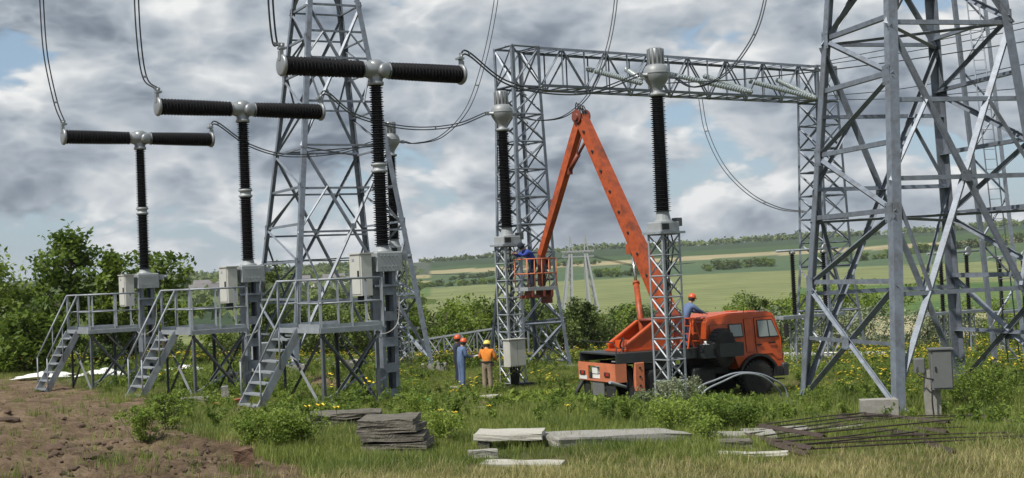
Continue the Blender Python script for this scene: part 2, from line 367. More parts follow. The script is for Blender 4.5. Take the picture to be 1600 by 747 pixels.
def ground():
    az = np.concatenate([np.linspace(-180, -32, 38)[:-1], np.linspace(-32, 32, 381), np.linspace(32, 180, 38)[1:]]); az = np.radians(az[:-1])
    rad = np.concatenate([[1.5, 4, 8], np.geomspace(11, 7000, 300)])
    A, D = np.meshgrid(az, rad); X = D*np.sin(A); Y = D*np.cos(A); Z = H(X, Y)
    vis = Y > 2
    px, py = projn(X, Y, Z)
    soil = np.where(vis, soilmask(px, py), 0)*np.clip((75-D)/15, 0, 1); dry = np.where(vis, drymask(px, py), 0)*np.clip((45-D)/8, 0, 1)
    rng = np.random.RandomState(3); Z = Z+soil*(rng.rand(*Z.shape)-.5)*.07*np.clip((60-D)/30, 0, 1)
    n, m = X.shape; vs = np.stack([X, Y, Z], -1).reshape(-1, 3); idx = np.arange(n*m).reshape(n, m)
    a = idx[:-1, :]; b = np.roll(idx, -1, 1)[:-1, :]; c = np.roll(idx, -1, 1)[1:, :]; d = idx[1:, :]
    fs = np.stack([a, d, c, b], -1).reshape(-1, 4).tolist()
    cap = len(vs); vs = np.vstack([vs, [[0, 0, hz(0, 0)]]]); fs += [[cap, int(idx[0, j]), int(idx[0, (j+1) % m])] for j in range(m)]
    me = bpy.data.meshes.new('ground'); me.from_pydata(vs.tolist(), [], fs); me.polygons.foreach_set('use_smooth', [True]*len(me.polygons))
    # crops: strips on the far slope by their height against the level line, and the valley floor
    e = (Z-CZ)/D*FPX; az_ = A
    col = np.zeros((n, m, 4)); col[..., 3] = 1
    def put(mask, c): col[mask, :3] = c
    put(np.ones_like(D, bool), (.052, .088, .022))
    tilt = 8*np.sin(az_*5)
    put((D > 150) & (D < 330) & (az_ > .03), (.36, .32, .19))                                # ripe strip on the valley floor
    put((D > 190) & (D < 300) & (az_ < -.03) & (az_ > -.12), (.30, .27, .15))
    put((D > 330), (.17, .19, .08))
    s2 = (D > 600)
    put(s2 & (e > -16+tilt*.3), (.07, .11, .055))
    put(s2 & (e > -3+tilt*.5), (.075, .11, .05))
    put(s2 & (e > 5+az_*25), (.30, .26, .15))
    put(s2 & (e > 11+az_*25), (.05, .085, .03))
    put(s2 & (e > 17+az_*40), (.035, .06, .025))
    L_ = az_ < -.06
    put(s2 & L_ & (e > -30), (.10, .15, .05)); put(s2 & L_ & (e > -13), (.27, .24, .13)); put(s2 & L_ & (e > -6) & (e < -2), (.06, .10, .04)); put(s2 & L_ & (e > 4), (.07, .085, .06))
    LL = az_ < -.115
    put((D > 500) & LL, (.035, .06, .028)); put((D > 1500) & LL, (.05, .075, .045))
    put((D > 330) & (D < 600) & (az_ > .20), (.075, .13, .04))
    put((D > 440) & (D < 520) & (az_ > .20), (.11, .16, .05))
    col = np.vstack([col.reshape(-1, 4), [[.06, .1, .03, 1]]])
    at_ = me.attributes.new('crop', 'FLOAT_COLOR', 'POINT'); at_.data.foreach_set('color', col.ravel())
    for nm, ar in (('soil', soil), ('dry', dry)):
        at_ = me.attributes.new(nm, 'FLOAT', 'POINT'); at_.data.foreach_set('value', np.append(ar.ravel(), 0.))
    m_ = bpy.data.materials.new('ground'); m_.use_nodes = True; nt = m_.node_tree; N = nt.nodes.new; L = nt.links.new; bs = nt.nodes['Principled BSDF']
    def attr(nm): q = N('ShaderNodeAttribute'); q.attribute_name = nm; return q
    ge = N('ShaderNodeNewGeometry')
    def noise(sc, det=6, ro=.6):
        q = N('ShaderNodeTexNoise'); q.inputs['Scale'].default_value = sc; q.inputs['Detail'].default_value = det; q.inputs['Roughness'].default_value = ro; L(ge.outputs['Position'], q.inputs['Vector']); return q.outputs['Fac']
    def ramp(v, st):
        q = N('ShaderNodeValToRGB'); el = q.color_ramp.elements
        while len(el) < len(st): el.new(.5)
        for k, (p, c_) in zip(el, st): k.position = p; k.color = (*c_, 1)
        L(v, q.inputs[0]); return q.outputs[0]
    def mix(f, a_, b_, mode='MIX'):
        q = N('ShaderNodeMix'); q.data_type = 'RGBA'; q.blend_type = mode
        if isinstance(f, float): q.inputs[0].default_value = f
        else: L(f, q.inputs[0])
        L(a_, q.inputs[6]); L(b_, q.inputs[7]); return q.outputs[2]
    soilc = mix(.75, ramp(noise(1.1, 8, .7), [(.3, (.10, .066, .040)), (.48, (.205, .142, .088)), (.66, (.32, .235, .155))]), ramp(noise(9, 10, .8), [(.32, (.22, .22, .22)), (.5, (.8, .8, .8)), (.7, (1.3, 1.3, 1.3))]), 'MULTIPLY')
    grassc = ramp(noise(.6, 8, .7), [(.3, (.06, .075, .022)), (.5, (.11, .12, .04)), (.7, (.18, .155, .07))])
    dryc = ramp(noise(2.2, 8, .7), [(.3, (.09, .09, .035)), (.55, (.17, .145, .07)), (.75, (.24, .20, .11))])
    far = mix(.9, attr('crop').outputs['Color'], ramp(noise(.03, 8, .65), [(.3, (.72, .74, .72)), (.7, (1.25, 1.22, 1.2))]), 'MULTIPLY')
    # tractor lines in the crops
    sp = N('ShaderNodeSeparateXYZ'); L(ge.outputs['Position'], sp.inputs[0])
    wv = N('ShaderNodeTexWave'); wv.inputs['Scale'].default_value = .016; wv.inputs['Distortion'].default_value = 2.5; wv.inputs['Detail'].default_value = 2; wv.bands_direction = 'Y'; L(ge.outputs['Position'], wv.inputs['Vector'])
    far = mix(.8, far, ramp(wv.outputs['Fac'], [(.0, (.86, .88, .84)), (.5, (1.04, 1.04, 1.04)), (1., (1.1, 1.1, 1.1))]), 'MULTIPLY')
    ln = N('ShaderNodeVectorMath'); ln.operation = 'LENGTH'; L(ge.outputs['Position'], ln.inputs[0])
    fr = N('ShaderNodeMapRange'); fr.inputs[1].default_value = 95; fr.inputs[2].default_value = 150; L(ln.outputs['Value'], fr.inputs[0])
    c = mix(attr('dry').outputs['Fac'], grassc, dryc)
    ns = N('ShaderNodeMath'); ns.operation = 'MULTIPLY_ADD'; ns.inputs[1].default_value = 1.7; ns.inputs[2].default_value = -.85; L(noise(2.4, 7, .7), ns.inputs[0])
    sa = N('ShaderNodeMath'); sa.operation = 'ADD'; L(attr('soil').outputs['Fac'], sa.inputs[0]); L(ns.outputs[0], sa.inputs[1])
    sm = N('ShaderNodeMapRange'); sm.inputs[1].default_value = .3; sm.inputs[2].default_value = .6; L(sa.outputs[0], sm.inputs[0])
    c = mix(sm.outputs[0], c, soilc); c = mix(fr.outputs[0], c, far)
    L(c, bs.inputs['Base Color']); bs.inputs['Roughness'].default_value = .97; bs.inputs['Specular IOR Level'].default_value = .15
    bp = N('ShaderNodeBump'); bp.inputs['Strength'].default_value = .9; bp.inputs['Distance'].default_value = .12; L(noise(7, 10, .78), bp.inputs['Height']); L(bp.outputs[0], bs.inputs['Normal'])
    me.materials.append(m_)
    return structure(link('ground', me))
ground()

# ---------------------------------------------------------------- lattice towers
YAW = R(34); Gd = Vector((math.cos(YAW), math.sin(YAW), 0)); Rd = Vector((-math.sin(YAW), math.cos(YAW), 0))
def member(t, name, a, b, w, n, th=None, m=None):
    return MB().angle(a, b, w, th or max(.012, w*.12), n).build(name, m or STEEL, t, fix=False)
def tower(name, label, loc, az, cfun, zs_big, zig, wleg, wbr, foot=.04, group=None):
    """four legs A (front), E (right), D (back), B (left). Faces A-E and B-D carry big crosses, faces B-A and D-E a zigzag."""
    t = thing(name, label, 'pylon', loc, 0, group)
    def corner(k, z):
        r, = (cfun(z),); a = az+(0, -math.pi/2, math.pi, math.pi/2)[k]     # D is at az; A opposite
        return Vector((math.sin(a)*r, math.cos(a)*r, z))
    # order: 0=D back, 1=B left, 2=A front, 3=E right
    K = {'D': 0, 'B': 1, 'A': 2, 'E': 3}
    c = lambda k, z: corner(K[k], z)
    out = lambda k: Vector((c(k, 0).x, c(k, 0).y, 0)).normalized()
    z0 = zs_big[0]; zt = zs_big[-1]
    gz = {}
    for k in 'DBAE':
        w = c(k, z0)
        g = hz(loc[0]+w.x, loc[1]+w.y)-loc[2]; gz[k] = g+foot
        member(t, 'leg', c(k, gz[k]), c(k, zt), wleg, out(k))
        if foot:
            f = MB(); q = c(k, gz[k]); f.box((q.x, q.y, g+foot-.30), (.8+foot*.6, .8+foot*.6, .58)); f.build('footing', CONC, t)
            f = MB(); f.box((q.x, q.y, gz[k]+.005), (.6, .6, .03))
            for ang in range(4): f.lathe([(.03, 0), (.03, .1)], (q.x+.22*math.cos(ang*1.57+.78), q.y+.22*math.sin(ang*1.57+.78), gz[k]), n=6)
            f.build('base_plate', STEEL, t)
    def face_n(k1, k2): return (out(k1)+out(k2)).normalized()
    def inset(p, k1, k2, s=.02): return p-face_n(k1, k2)*s
    def plate(p, n, w, h):
        x = n.cross(Vector((0, 0, 1))).normalized(); rot = Matrix((x, n, n.cross(x)*-1)).transposed()
        g_ = MB().box(p+n*.012, (w, .018, h), rot)
        for i in (-1, 1):
            for j in (-1, 1): g_.lathe([(.016, 0), (.016, .02)], p+n*.02+rot @ Vector((i*w*.32, 0, j*h*.36)), n, 6)
        g_.build('gusset_plate', STEEL, t)
    for k1, k2 in (('A', 'E'), ('B', 'D')):
        n = face_n(k1, k2)
        for za, zb in zip(zs_big[:-1], zs_big[1:]):
            a0 = max(za, gz[k1]+.1); b0 = max(za, gz[k2]+.1)
            p1, p2 = c(k1, a0), c(k2, zb); q1, q2 = c(k2, b0), c(k1, zb)
            member(t, 'diagonal_brace', inset(p1, k1, k2, .03), inset(p2, k1, k2, .03), wbr*1.25, n)
            member(t, 'diagonal_brace', inset(q1, k1, k2, .10), inset(q2, k1, k2, .10), wbr*1.25, -n)
            wa = (c(k2, za)-c(k1, za)).length; wb = (c(k2, zb)-c(k1, zb)).length; zc = za+(zb-za)*wa/(wa+wb); tc = wa/(wa+wb)
            X = p1.lerp(p2, tc); plate(X, n, wbr*2.6, wbr*2.6)
            for z in ((za+zc)/2, zc, (zc+zb)/2, zb):
                member(t, 'horizontal_brace', inset(c(k1, z), k1, k2, .06), inset(c(k2, z), k1, k2, .06), wbr, n+Vector((0, 0, -1)))
            for k, pa, pb in ((k1, p1, q2), (k2, q1, p2)):
                member(t, 'diagonal_brace', c(k, zc), pa.lerp(X, .5), wbr*.75, n); member(t, 'diagonal_brace', c(k, zc), X.lerp(pb, .5), wbr*.75, n)
    for k1, k2 in (('B', 'A'), ('D', 'E')):
        n = face_n(k1, k2); s = 1 if k1 == 'B' else 0
        za, zm = zig[0], zig[1]
        a0, b0 = max(za, gz[k1]+.1), max(za, gz[k2]+.1)
        member(t, 'diagonal_brace', c(k1, a0), c(k2, zm), wbr*1.2, n); member(t, 'diagonal_brace', inset(c(k2, b0), k1, k2, .09), inset(c(k1, zm), k1, k2, .09), wbr*1.2, -n)
        X = c(k1, za).lerp(c(k2, zm), .52); plate(X, n, wbr*3, wbr*3); zc = X.z
        member(t, 'horizontal_brace', inset(c(k1, zc), k1, k2, .05), inset(c(k2, zc), k1, k2, .05), wbr*.9, n+Vector((0, 0, -1)))
        for i, (a, b) in enumerate(zip(zig[1:-1], zig[2:])):
            member(t, 'horizontal_brace', inset(c(k1, a), k1, k2, .05), inset(c(k2, a), k1, k2, .05), wbr*1.1, n+Vector((0, 0, -1)))
            u, v = (k1, k2) if i % 2 == s else (k2, k1)
            member(t, 'diagonal_brace', c(v, a), c(u, b), wbr*1.05, n)
            plate(c(v, a)+(c(u, a)-c(v, a)).normalized()*wleg*.7, n, wleg*1.3, wleg*1.9)
    for z in (zs_big[1], (zs_big[0]+zs_big[1])/2):
        member(t, 'horizontal_brace', c('B', z), c('E', z), wbr*.8, (0, 0, -1)); member(t, 'horizontal_brace', c('A', z-.08), c('D', z-.08), wbr*.8, (0, 0, -1))
    return t
# right-hand tower (nearest) and left-hand tower
def mk_tower(px_c, d, rbase, rtop, ztop, zb, az, **kw):
    q = P(px_c, 430, d); g = hz(q.x, d); gc = g-CZ
    loc = (q.x, d, CZ)
    def cf(z): return rbase+(rtop-rbase)*(z-gc)/(ztop-gc)
    return loc, cf, gc
loc, cf, gc = mk_tower(1447, 34.2, 3.38, 1.98, 8.6, 0, 0)
T1 = tower('lattice_tower', 'heavy grey lattice tower with a junction box post at its foot', loc, R(30), cf, [gc, 5.45, 9.8], [gc, -.62, 1.02, 2.62, 4.25, 5.6, 7.2], .235, .105)
loc, cf, gc = mk_tower(525, 58, 4.25, 1.36, 13.0, 0, 0)
T2 = tower('lattice_tower', 'tall tapered grey lattice tower behind the three circuit breakers', loc, R(18), cf, [gc, 5.5, 11.4, 15.5], [gc, -.7, .8, 2.3, 3.8, 5.4, 7.0, 8.6, 10.0, 11.4, 13.0], .21, .082, .34)

# ---------------------------------------------------------------- gantry: two lattice columns and a lattice girder, one thing
def lattice_box(t, corners0, corners1, n, w, wd, faces=(0, 1, 2, 3), m=None, joined=False, cross=True):
    """four chords between two quads of corners, with zigzag bracing in n panels"""
    m = m or STEEL; cen0 = sum(corners0, Vector())/4; J = {}
    def put(name, a, b, ww, nn):
        if joined: J.setdefault(name, MB()).angle(a, b, ww, max(.01, ww*.13), nn)
        else: member(t, name, a, b, ww, nn, m=m)
    for a, b in zip(corners0, corners1): put('chord', a, b, w, a-cen0)
    for f in faces:
        a0, a1, b0, b1 = corners0[f], corners1[f], corners0[(f+1) % 4], corners1[(f+1) % 4]; nn = (a0+b0)/2-cen0
        for i in range(n):
            p, q = a0.lerp(a1, i/n), b0.lerp(b1, i/n); p2, q2 = a0.lerp(a1, (i+1)/n), b0.lerp(b1, (i+1)/n)
            if i: put('strut', p, q, wd*.9, nn)
            if (i+f) % 2: p, q, p2, q2 = q, p, q2, p2
            put('diagonal_brace', p, q2, wd, nn)
            if cross: put('diagonal_brace', q-nn.normalized()*.05, p2-nn.normalized()*.05, wd*.8, -nn)
        put('strut', a1, b1, wd, nn); put('strut', a0, b0, wd, nn)
    for k, b in J.items(): b.build(k, m, t, fix=False)
def gantry():
    base = P(822, 430, 63.5); loc = Vector((base.x, 63.5, hz(base.x, 63.5)))
    t = thing('gantry', 'grey steel portal gantry with a long lattice girder behind the aerial lift', 'gantry', loc)
    ztop = P(795, 76, 63.5).z-loc.z; zbot = ztop-1.85
    L = 19.6
    def col(o, dirx, gz):
        def q(r, z, ox=0): return [o+Gd*(sx*r*.5)+Rd*(sy*r*.5)+Vector((0, 0, z)) for sx, sy in ((-1, -1), (1, -1), (1, 1), (-1, 1))]
        z1 = ztop*.50
        lattice_box(t, q(2.75, gz+.1), q(2.0, z1*.55), 2, .17, .085); lattice_box(t, q(2.0, z1*.55), q(1.55, zbot), 7, .15, .07)
        lattice_box(t, q(1.55, zbot), q(1.55, ztop), 1, .15, .08)
        for p in q(2.75, gz):
            MB().box((p.x, p.y, gz-.15), (.7, .7, .5)).build('footing', CONC, t)
    o0 = Vector((0, 0, 0)); o1 = Gd*L
    col(o0, 1, 0.); col(o1, -1, hz(loc.x+o1.x, loc.y+o1.y)-loc.z)
    def sec(s): return [Gd*s+Rd*y+Vector((0, 0, z)) for y, z in ((-.76, zbot), (-.76, ztop), (.76, ztop), (.76, zbot))]
    lattice_box(t, sec(.78), sec(L-.78), 14, .13, .075, cross=False)
    return t, loc, ztop, zbot
GAN, GLOC, GZT, GZB = gantry()
# ---------------------------------------------------------------- insulators
def sheds(b, o, ax, length, r0, r1, n, core=.62, seg=14, mi=0, bulge=0.):
    """ribbed insulator: n sheds between two radii"""
    prof = [(r0*core, 0)]
    for i in range(n):
        t = (i+.5)/n; r = (r0+(r1-r0)*t)*(1+bulge*math.sin(math.pi*t)); p = length/n; z = i*p; rr = r if i % 2 == 0 else r*.9
        prof += [(r*core, z+p*.12), (rr, z+p*.42), (rr, z+p*.55), (r*core, z+p*.8)]
    prof.append((r1*core, length)); return b.lathe(prof, o, ax, seg, mi, False)
def rotframe(o):
    return Matrix.Rotation(o, 3, 'Z')
# ---------------------------------------------------------------- live tank circuit breaker (local x along the chambers)
def breaker():
    t = thing('circuit_breaker', '', 'circuit breaker')
    H0 = 3.56
    c = MB()
    c.box((0, 0, .03), (.85, .7, .06)); 
    for s in (-1, 1):
        for q in (-1, 1): c.lathe([(.025, 0), (.025, .12)], (s*.34, q*.27, .06), n=6)
    c.build('base_plate', STEEL, t)
    for s in (-1, 1):      # two channels
        w = MB(); w.box((s*.20, 0, 1.72), (.016, .40, 3.36))
        w.box((s*.155, -.192, 1.72), (.075, .016, 3.36)); w.box((s*.155, .192, 1.72), (.075, .016, 3.36)); w.build('column_channel', STEEL, t)
    for q in (-1, 1):
        for k in range(6): MB().box((0, q*.206, .25+k*.6), (.39, .012, .22)).build('batten_plate', STEEL, t)
    for s in (-1, 1): 
        w = MB(); w.add([(s*.21, -.14, .06), (s*.21, .14, .06), (s*.21, 0, .5), (s*.225, -.14, .06), (s*.225, .14, .06), (s*.225, 0, .5), (s*.40, 0, .06)], [(0, 1, 2), (3, 5, 4), (0, 3, 4, 1), (1, 4, 5, 2), (2, 5, 3, 0)]); w.build('stiffener', STEEL, t)
    m = MB(); m.bbox((.02, 0, 3.32), (.70, .56, .46), .03); m.build('mechanism_housing', GREYP, t)
    m = MB()
    for i in range(5): m.lathe([(.018, 0), (.018, .02)], (-.2+i*.1, -.28, 3.2), (0, -1, 0), 6)
    for i in range(5): m.lathe([(.018, 0), (.018, .02)], (-.2+i*.1, -.28, 3.45), (0, -1, 0), 6)
    m.build('bolt_row', GALV, t)
    m = MB(); m.box((.46, -.1, 3.42), (.18, .22, .16)); m.lathe([(.05, 0), (.05, .14)], (.55, -.1, 3.42), (1, 0, 0), 10); m.build('gas_monitor', GALV, t)
    m = MB(); m.box((0, 0, 2.76), (.75, .55, .05)); m.build('support_frame', STEEL, t)
    # control cabinet on the stair side of the column
    cb = MB(); cb.bbox((-.58, .02, 3.03), (.30, .56, .96), .02); cab = cb.build('control_cabinet', CABW, t)
    MB().box((-.738, .02, 3.03), (.018, .50, .88)).build('door', CABW, cab)
    h = MB(); h.box((-.765, -.18, 3.05), (.035, .025, .16)); h.build('handle', CHASS, cab)
    h = MB(); h.box((-.58, .02, 3.525), (.36, .62, .03)); h.build('rain_cap', CABW, cab)
    h = MB(); h.box((-.75, .08, 3.38), (.006, .10, .06)); h.build('name_plate', GALV, cab)
    g = MB()
    for i in range(6): g.tube([(-.58, -.18+i*.075, 2.56), (-.58, -.18+i*.075, 2.36)], .022, 6)
    g.build('cable_glands', CHASS, cab)
    g = MB(); g.tube(catmull([(.22, -.2, 3.15), (.25, -.24, 2.6), (.22, -.24, 2.0), (.08, -.23, 1.75), (-.2, -.22, 1.65), (-.38, -.1, 1.8), (-.5, .0, 2.3), (-.52, .0, 2.6)], 5), .010, 5); g.build('control_cable', CABW, t)
    # supporting insulator
    i_ = MB(); i_.lathe([(.23, 3.53), (.23, 3.58), (.17, 3.60), (.15, 3.70)], n=16); i_.build('foot_flange', GREYP, t)
    i_ = MB(); sheds(i_, (0, 0, 3.70), (0, 0, 1), 1.72, .195, .19, 32, .68); i_.build('insulator', BLACKI, t)
    i_ = MB(); i_.lathe([(.14, 5.40), (.19, 5.43), (.19, 5.47), (.15, 5.49), (.15, 5.56), (.19, 5.58), (.19, 5.62), (.14, 5.65)], n=16); i_.build('joint_flange', GREYP, t)
    i_ = MB(); sheds(i_, (0, 0, 5.63), (0, 0, 1), 1.86, .18, .165, 34, .68); i_.build('insulator', BLACKI, t)
    # head casting
    hd = MB(); hd.lathe([(.17, 7.46), (.19, 7.48), (.19, 7.54), (.16, 7.56), (.20, 7.70), (.24, 7.86), (.22, 7.98), (.14, 8.06)], n=18)
    hd.lathe([(.15, -.34), (.16, -.32), (.22, -.12), (.23, 0), (.22, .12), (.16, .32), (.15, .34)], (0, 0, 7.83), (1, 0, 0), 18)
    hd.lathe([(.2, 0), (.2, .02)], (-.33, 0, 7.83), (-1, 0, 0), 16); hd.lathe([(.2, 0), (.2, .02)], (.33, 0, 7.83), (1, 0, 0), 16)
    head = hd.build('head_casting', ALU, t)
    cv = MB(); cv.lathe([(.17, .16), (.17, .25), (.15, .28), (.09, .31), (.0001, .32)], (.06, 0, 7.80), (.35, -1, 0), 16); cv.build('inspection_cover', ALU, head)
    for s in (-1, 1):
        a = MB(); sheds(a, (s*.36, 0, 7.83), (s, 0, .0), 1.98, .205, .225, 44, .8, 16, 0, .03); ch = a.build('interrupter_chamber', BLACKI, t)
        a = MB(); a.lathe([(.18, 0), (.24, .01), (.255, .03), (.255, .06), (.235, .09), (.20, .10), (.0001, .105)], (s*2.33, 0, 7.83), (s, 0, 0), 18); a.build('end_cap', ALU, ch)
        a = MB(); a.box((s*2.385, 0, 8.13), (.05, .14, .20)); a.box((s*2.36, 0, 8.22), (.16, .18, .05)); a.box((s*2.43, 0, 8.05), (.03, .12, .22))
        for q in (-1, 1): a.lathe([(.03, 0), (.03, .09)], (s*2.385, q*.05, 8.22), n=8)
        a.build('terminal', ALU, ch)
    return t
BRK = []
BR = [(598, 393, 32.4, 'black T-shaped circuit breaker whose column stands behind the stacked mossy slabs'),
      (388, 414, 37.8, 'black T-shaped circuit breaker between the two others of its row'),
      (226, 427, 43.6, 'black T-shaped circuit breaker at the end of the row towards the leafy trees')]
proto = breaker()
for i, (px, py, d, lab) in enumerate(BR):
    o = proto if i == 0 else copy_tree(proto)
    q = P(px, py, d); o.location = (q.x, q.y, q.z-3.56); o.rotation_euler = (0, 0, YAW); o['label'] = lab; o['group'] = 'circuit breakers in a row'; BRK.append(o)
    f = MB(); g = hz(q.x, q.y); top = q.z-3.56; f.box((0, 0, (top+g-.5)/2-top), (1.1, 1.0, max(.1, top-g+.5))); f.build('footing', CONC, o)
def bpt(i, x, y, z):
    o = BRK[i]; return Vector(o.location)+rotframe(YAW) @ Vector((x, y, z))

# ---------------------------------------------------------------- service platforms with stairs
def platform(xa, stairs_h):
    """deck x from xa to xa+1.45, y -1.65..0.5; stairs go down to -x"""
    t = thing('service_platform', '', 'platform'); x0, x1, y0, y1, zd = xa, xa+1.5, -1.65, .5, 1.9
    d = MB(); nb = 9
    for k in range(nb):
        y = y0+.06+(y1-y0-.12)*(k+.5)/nb; d = MB(); d.box(((x0+x1)/2, y, zd-.02), (x1-x0-.05, (y1-y0-.12)/nb-.012, .035)); d.build('deck_plank', GALV, t)
    for a, b in (((x0, y0), (x1, y0)), ((x1, y0), (x1, y1)), ((x1, y1), (x0, y1)), ((x0, y1), (x0, y0))):
        MB().beam((*a, zd-.04), (*b, zd-.04), .05, .11).build('edge_channel', GALV, t)
    posts = [(x0+.06, y0+.05), (x1-.06, y0+.05), (x1-.06, y1-.05), (x0+.06, y1-.05)]
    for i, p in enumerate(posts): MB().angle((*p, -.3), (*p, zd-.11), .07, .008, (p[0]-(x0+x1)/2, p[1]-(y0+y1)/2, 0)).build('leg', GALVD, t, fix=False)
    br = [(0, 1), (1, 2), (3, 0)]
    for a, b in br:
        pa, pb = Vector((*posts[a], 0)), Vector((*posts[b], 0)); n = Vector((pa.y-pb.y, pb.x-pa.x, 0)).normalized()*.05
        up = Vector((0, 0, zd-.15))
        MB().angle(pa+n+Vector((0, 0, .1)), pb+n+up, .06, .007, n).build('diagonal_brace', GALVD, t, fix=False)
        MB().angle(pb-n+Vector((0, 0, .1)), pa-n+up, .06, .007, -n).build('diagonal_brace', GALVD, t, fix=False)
    MB().beam((x0+.1, y0+.3, .05), (x1+.1, y0+.1, .75), .04, .04).build('stay_bar', GALV, t)
    MB().beam((x0-.25, y0+.5, .05), (x1-.2, y0+.6, .8), .04, .04).build('stay_bar', GALV, t)
    MB().beam((x0+.55, y0+.1, zd-.12), (x1-.15, y0+.5, 1.05), .05, .02).build('stay_bar', GALV, t)
    # railings
    ys0 = -.58; hr = 1.06
    def rail(name, a, b, n, skip_end=False):
        a, b = Vector((*a, zd)), Vector((*b, zd))
        for h in (hr, .55): MB().tube([a+Vector((0, 0, h)), b+Vector((0, 0, h))], .024 if h == hr else .019, 8).build('rail', GALV, t)
        MB().beam(a+Vector((0, 0, .06)), b+Vector((0, 0, .06)), .012, .08).build('toe_board', GALV, t)
        for k in range(n):
            p = a.lerp(b, k/(n-1)); MB().angle(p+Vector((0, 0, -.05)), p+Vector((0, 0, hr)), .055, .008, (-1, -.4, 0)).build('rail_post', GALV, t, fix=False)
    rail('r', (x0, y0), (x1, y0), 3); rail('r', (x0, y0+.02), (x0, ys0), 2); rail('r', (x0, y1), (x1, y1), 3); rail('r', (x1, y0+.02), (x1, y0+.75), 2)
    # stairs
    st = link('staircase', None, t); run = .98; top = Vector((x0, 0, zd-.06)); bot = Vector((x0-run, 0, stairs_h))
    for y in (ys0+.03, y1-.05):
        off = Vector((0, y, 0)); MB().beam(top+off, bot+off, .05, .17, (-1, 0, 0)).build('stringer', GALV, st)
    n = 7
    for k in range(n):
        p = top.lerp(bot, (k+.75)/n); MB().box((p.x-.02, (ys0+y1)/2, p.z), (.24, y1-ys0-.16, .035)).build('tread', GALV, st)
    for y in (ys0, y1-.02):
        a = Vector((x0, y, zd+hr)); b = Vector((x0-run*.97, y, stairs_h+1.0)); c_ = Vector((x0-run*.97, y, stairs_h+.1))
        MB().tube([a, b], .024, 8).build('handrail', GALV, st)
        for k in (0, .5, 1.): 
            p = a.lerp(b, k); f = top.lerp(bot, k); MB().tube([p, (p.x, y, f.z+.02)], .020, 6).build('rail_post', GALV, st)
    return t
PLX = (-2.5, -2.32, -2.32)
for i, xa in enumerate(PLX):
    o = BRK[i]; g = bpt(i, xa-1.0, 0, 0); sh = hz(g.x, g.y)-o.location.z
    p = platform(xa, sh); p.location = o.location; p.rotation_euler = (0, 0, YAW); p['group'] = 'service platforms with stairs'
    p['label'] = ('galvanised service platform with stairs behind the stacked mossy slabs', 'galvanised service platform with stairs serving the middle circuit breaker', 'galvanised service platform with stairs beside the white plastic sheeting')[i]

# ---------------------------------------------------------------- current transformers on lattice supports
def ctrans(hs):
    t = thing('current_transformer', '', 'transformer'); r = .36
    def q(z, k=1.): return [Vector((sx*r*k, sy*r*k, z)) for sx, sy in ((-1, -1), (1, -1), (1, 1), (-1, 1))]
    lattice_box(t, q(4.85-hs), q(4.85), 8, .075, .04, m=GALV)
    MB().box((0, 0, 4.89), (1.0, .9, .07)).build('top_frame', GALV, t)
    b = MB(); b.bbox((0, 0, 5.08), (.78, .66, .30), .03); b.build('terminal_base', GREYP, t)
    b = MB(); b.bbox((.52, -.05, 5.22), (.24, .26, .26), .02); b.build('junction_box', CABG, t)
    b = MB(); b.box((-.2, -.345, 5.08), (.26, .03, .18)); b.build('cover_plate', CHASS, t)
    b = MB(); b.lathe([(.30, 5.22), (.30, 5.26), (.25, 5.28), (.20, 5.52), (.20, 5.56)], n=16, smooth=False); b.build('foot_cone', GREYP, t)
    b = MB(); sheds(b, (0, 0, 5.54), (0, 0, 1), 3.62, .272, .235, 58, .70, 16); b.build('insulator', BLACKI, t)
    b = MB(); b.lathe([(.2, 9.14), (.27, 9.16), (.27, 9.24), (.17, 9.27), (.17, 9.34), (.20, 9.42), (.32, 9.60), (.40, 9.72), (.415, 9.86), (.40, 9.98), (.33, 10.10), (.27, 10.14)], n=24); hd = b.build('head_tank', CTG, t)
    b = MB(); b.lathe([(.42, 9.84), (.425, 9.85), (.425, 9.89), (.42, 9.90)], n=24); b.build('tank_seam', CTG, hd)
    b = MB()
    for k in range(12):
        a = k*math.pi/6; b.box((.262*math.cos(a), .262*math.sin(a), 10.38), (.012, .06, .5), Matrix.Rotation(a, 3, 'Z'))
    b.lathe([(.255, 10.12), (.255, 10.62), (.20, 10.66), (.0001, 10.67)], n=20); b.build('expansion_vessel', ALU, hd)
    for s in (-1, 1):
        b = MB(); b.lathe([(.09, .36), (.09, .42), (.05, .43), (.05, .58)], (0, 0, 9.80), (s, 0, 0), 12); b.box((s*.62, 0, 9.80), (.16, .05, .14)); b.build('terminal', ALU, hd)
    return t
CT = []
for i, (px, py, d, lab) in enumerate([(1037, 366, 43.0, 'black ribbed current transformer with grey head beside the orange truck'),
                                     (793, 385, 51.5, 'black ribbed current transformer with grey head served by the aerial lift bucket'),
                                     (617, 399, 60.0, 'current transformer half hidden behind the column of a circuit breaker')]):
    q = P(px, py, d); g = hz(q.x, q.y); hs = q.z-g-.10
    o = ctrans(hs); o.location = (q.x, q.y, q.z-4.85); o.rotation_euler = (0, 0, YAW)
    o['label'] = lab; o['group'] = 'current transformers on lattice supports'; CT.append(o)
    f = MB(); f.box((.05, -.05, 4.85-hs-.22), (1.05, 1.0, .46)); f.build('footing', BITUM if i == 1 else CONC, o)
def cpt(i, x, y, z): return Vector(CT[i].location)+rotframe(YAW) @ Vector((x, y, z))
# black control leads on the supports
for i in range(3):
    b = MB()
    for k in range(3):
        b.tube(catmull([(-.1+.1*k, -.2, 4.95), (-.25+.2*k, -.25, 4.5), (-.12+.1*k, -.2, 3.9), (.1, -.1+.1*k, 3.0), (.05, .05*k, 1.5), (.05, 0, .1)], 4), .022, 5)
    b.build('control_leads', CHASS, CT[i])
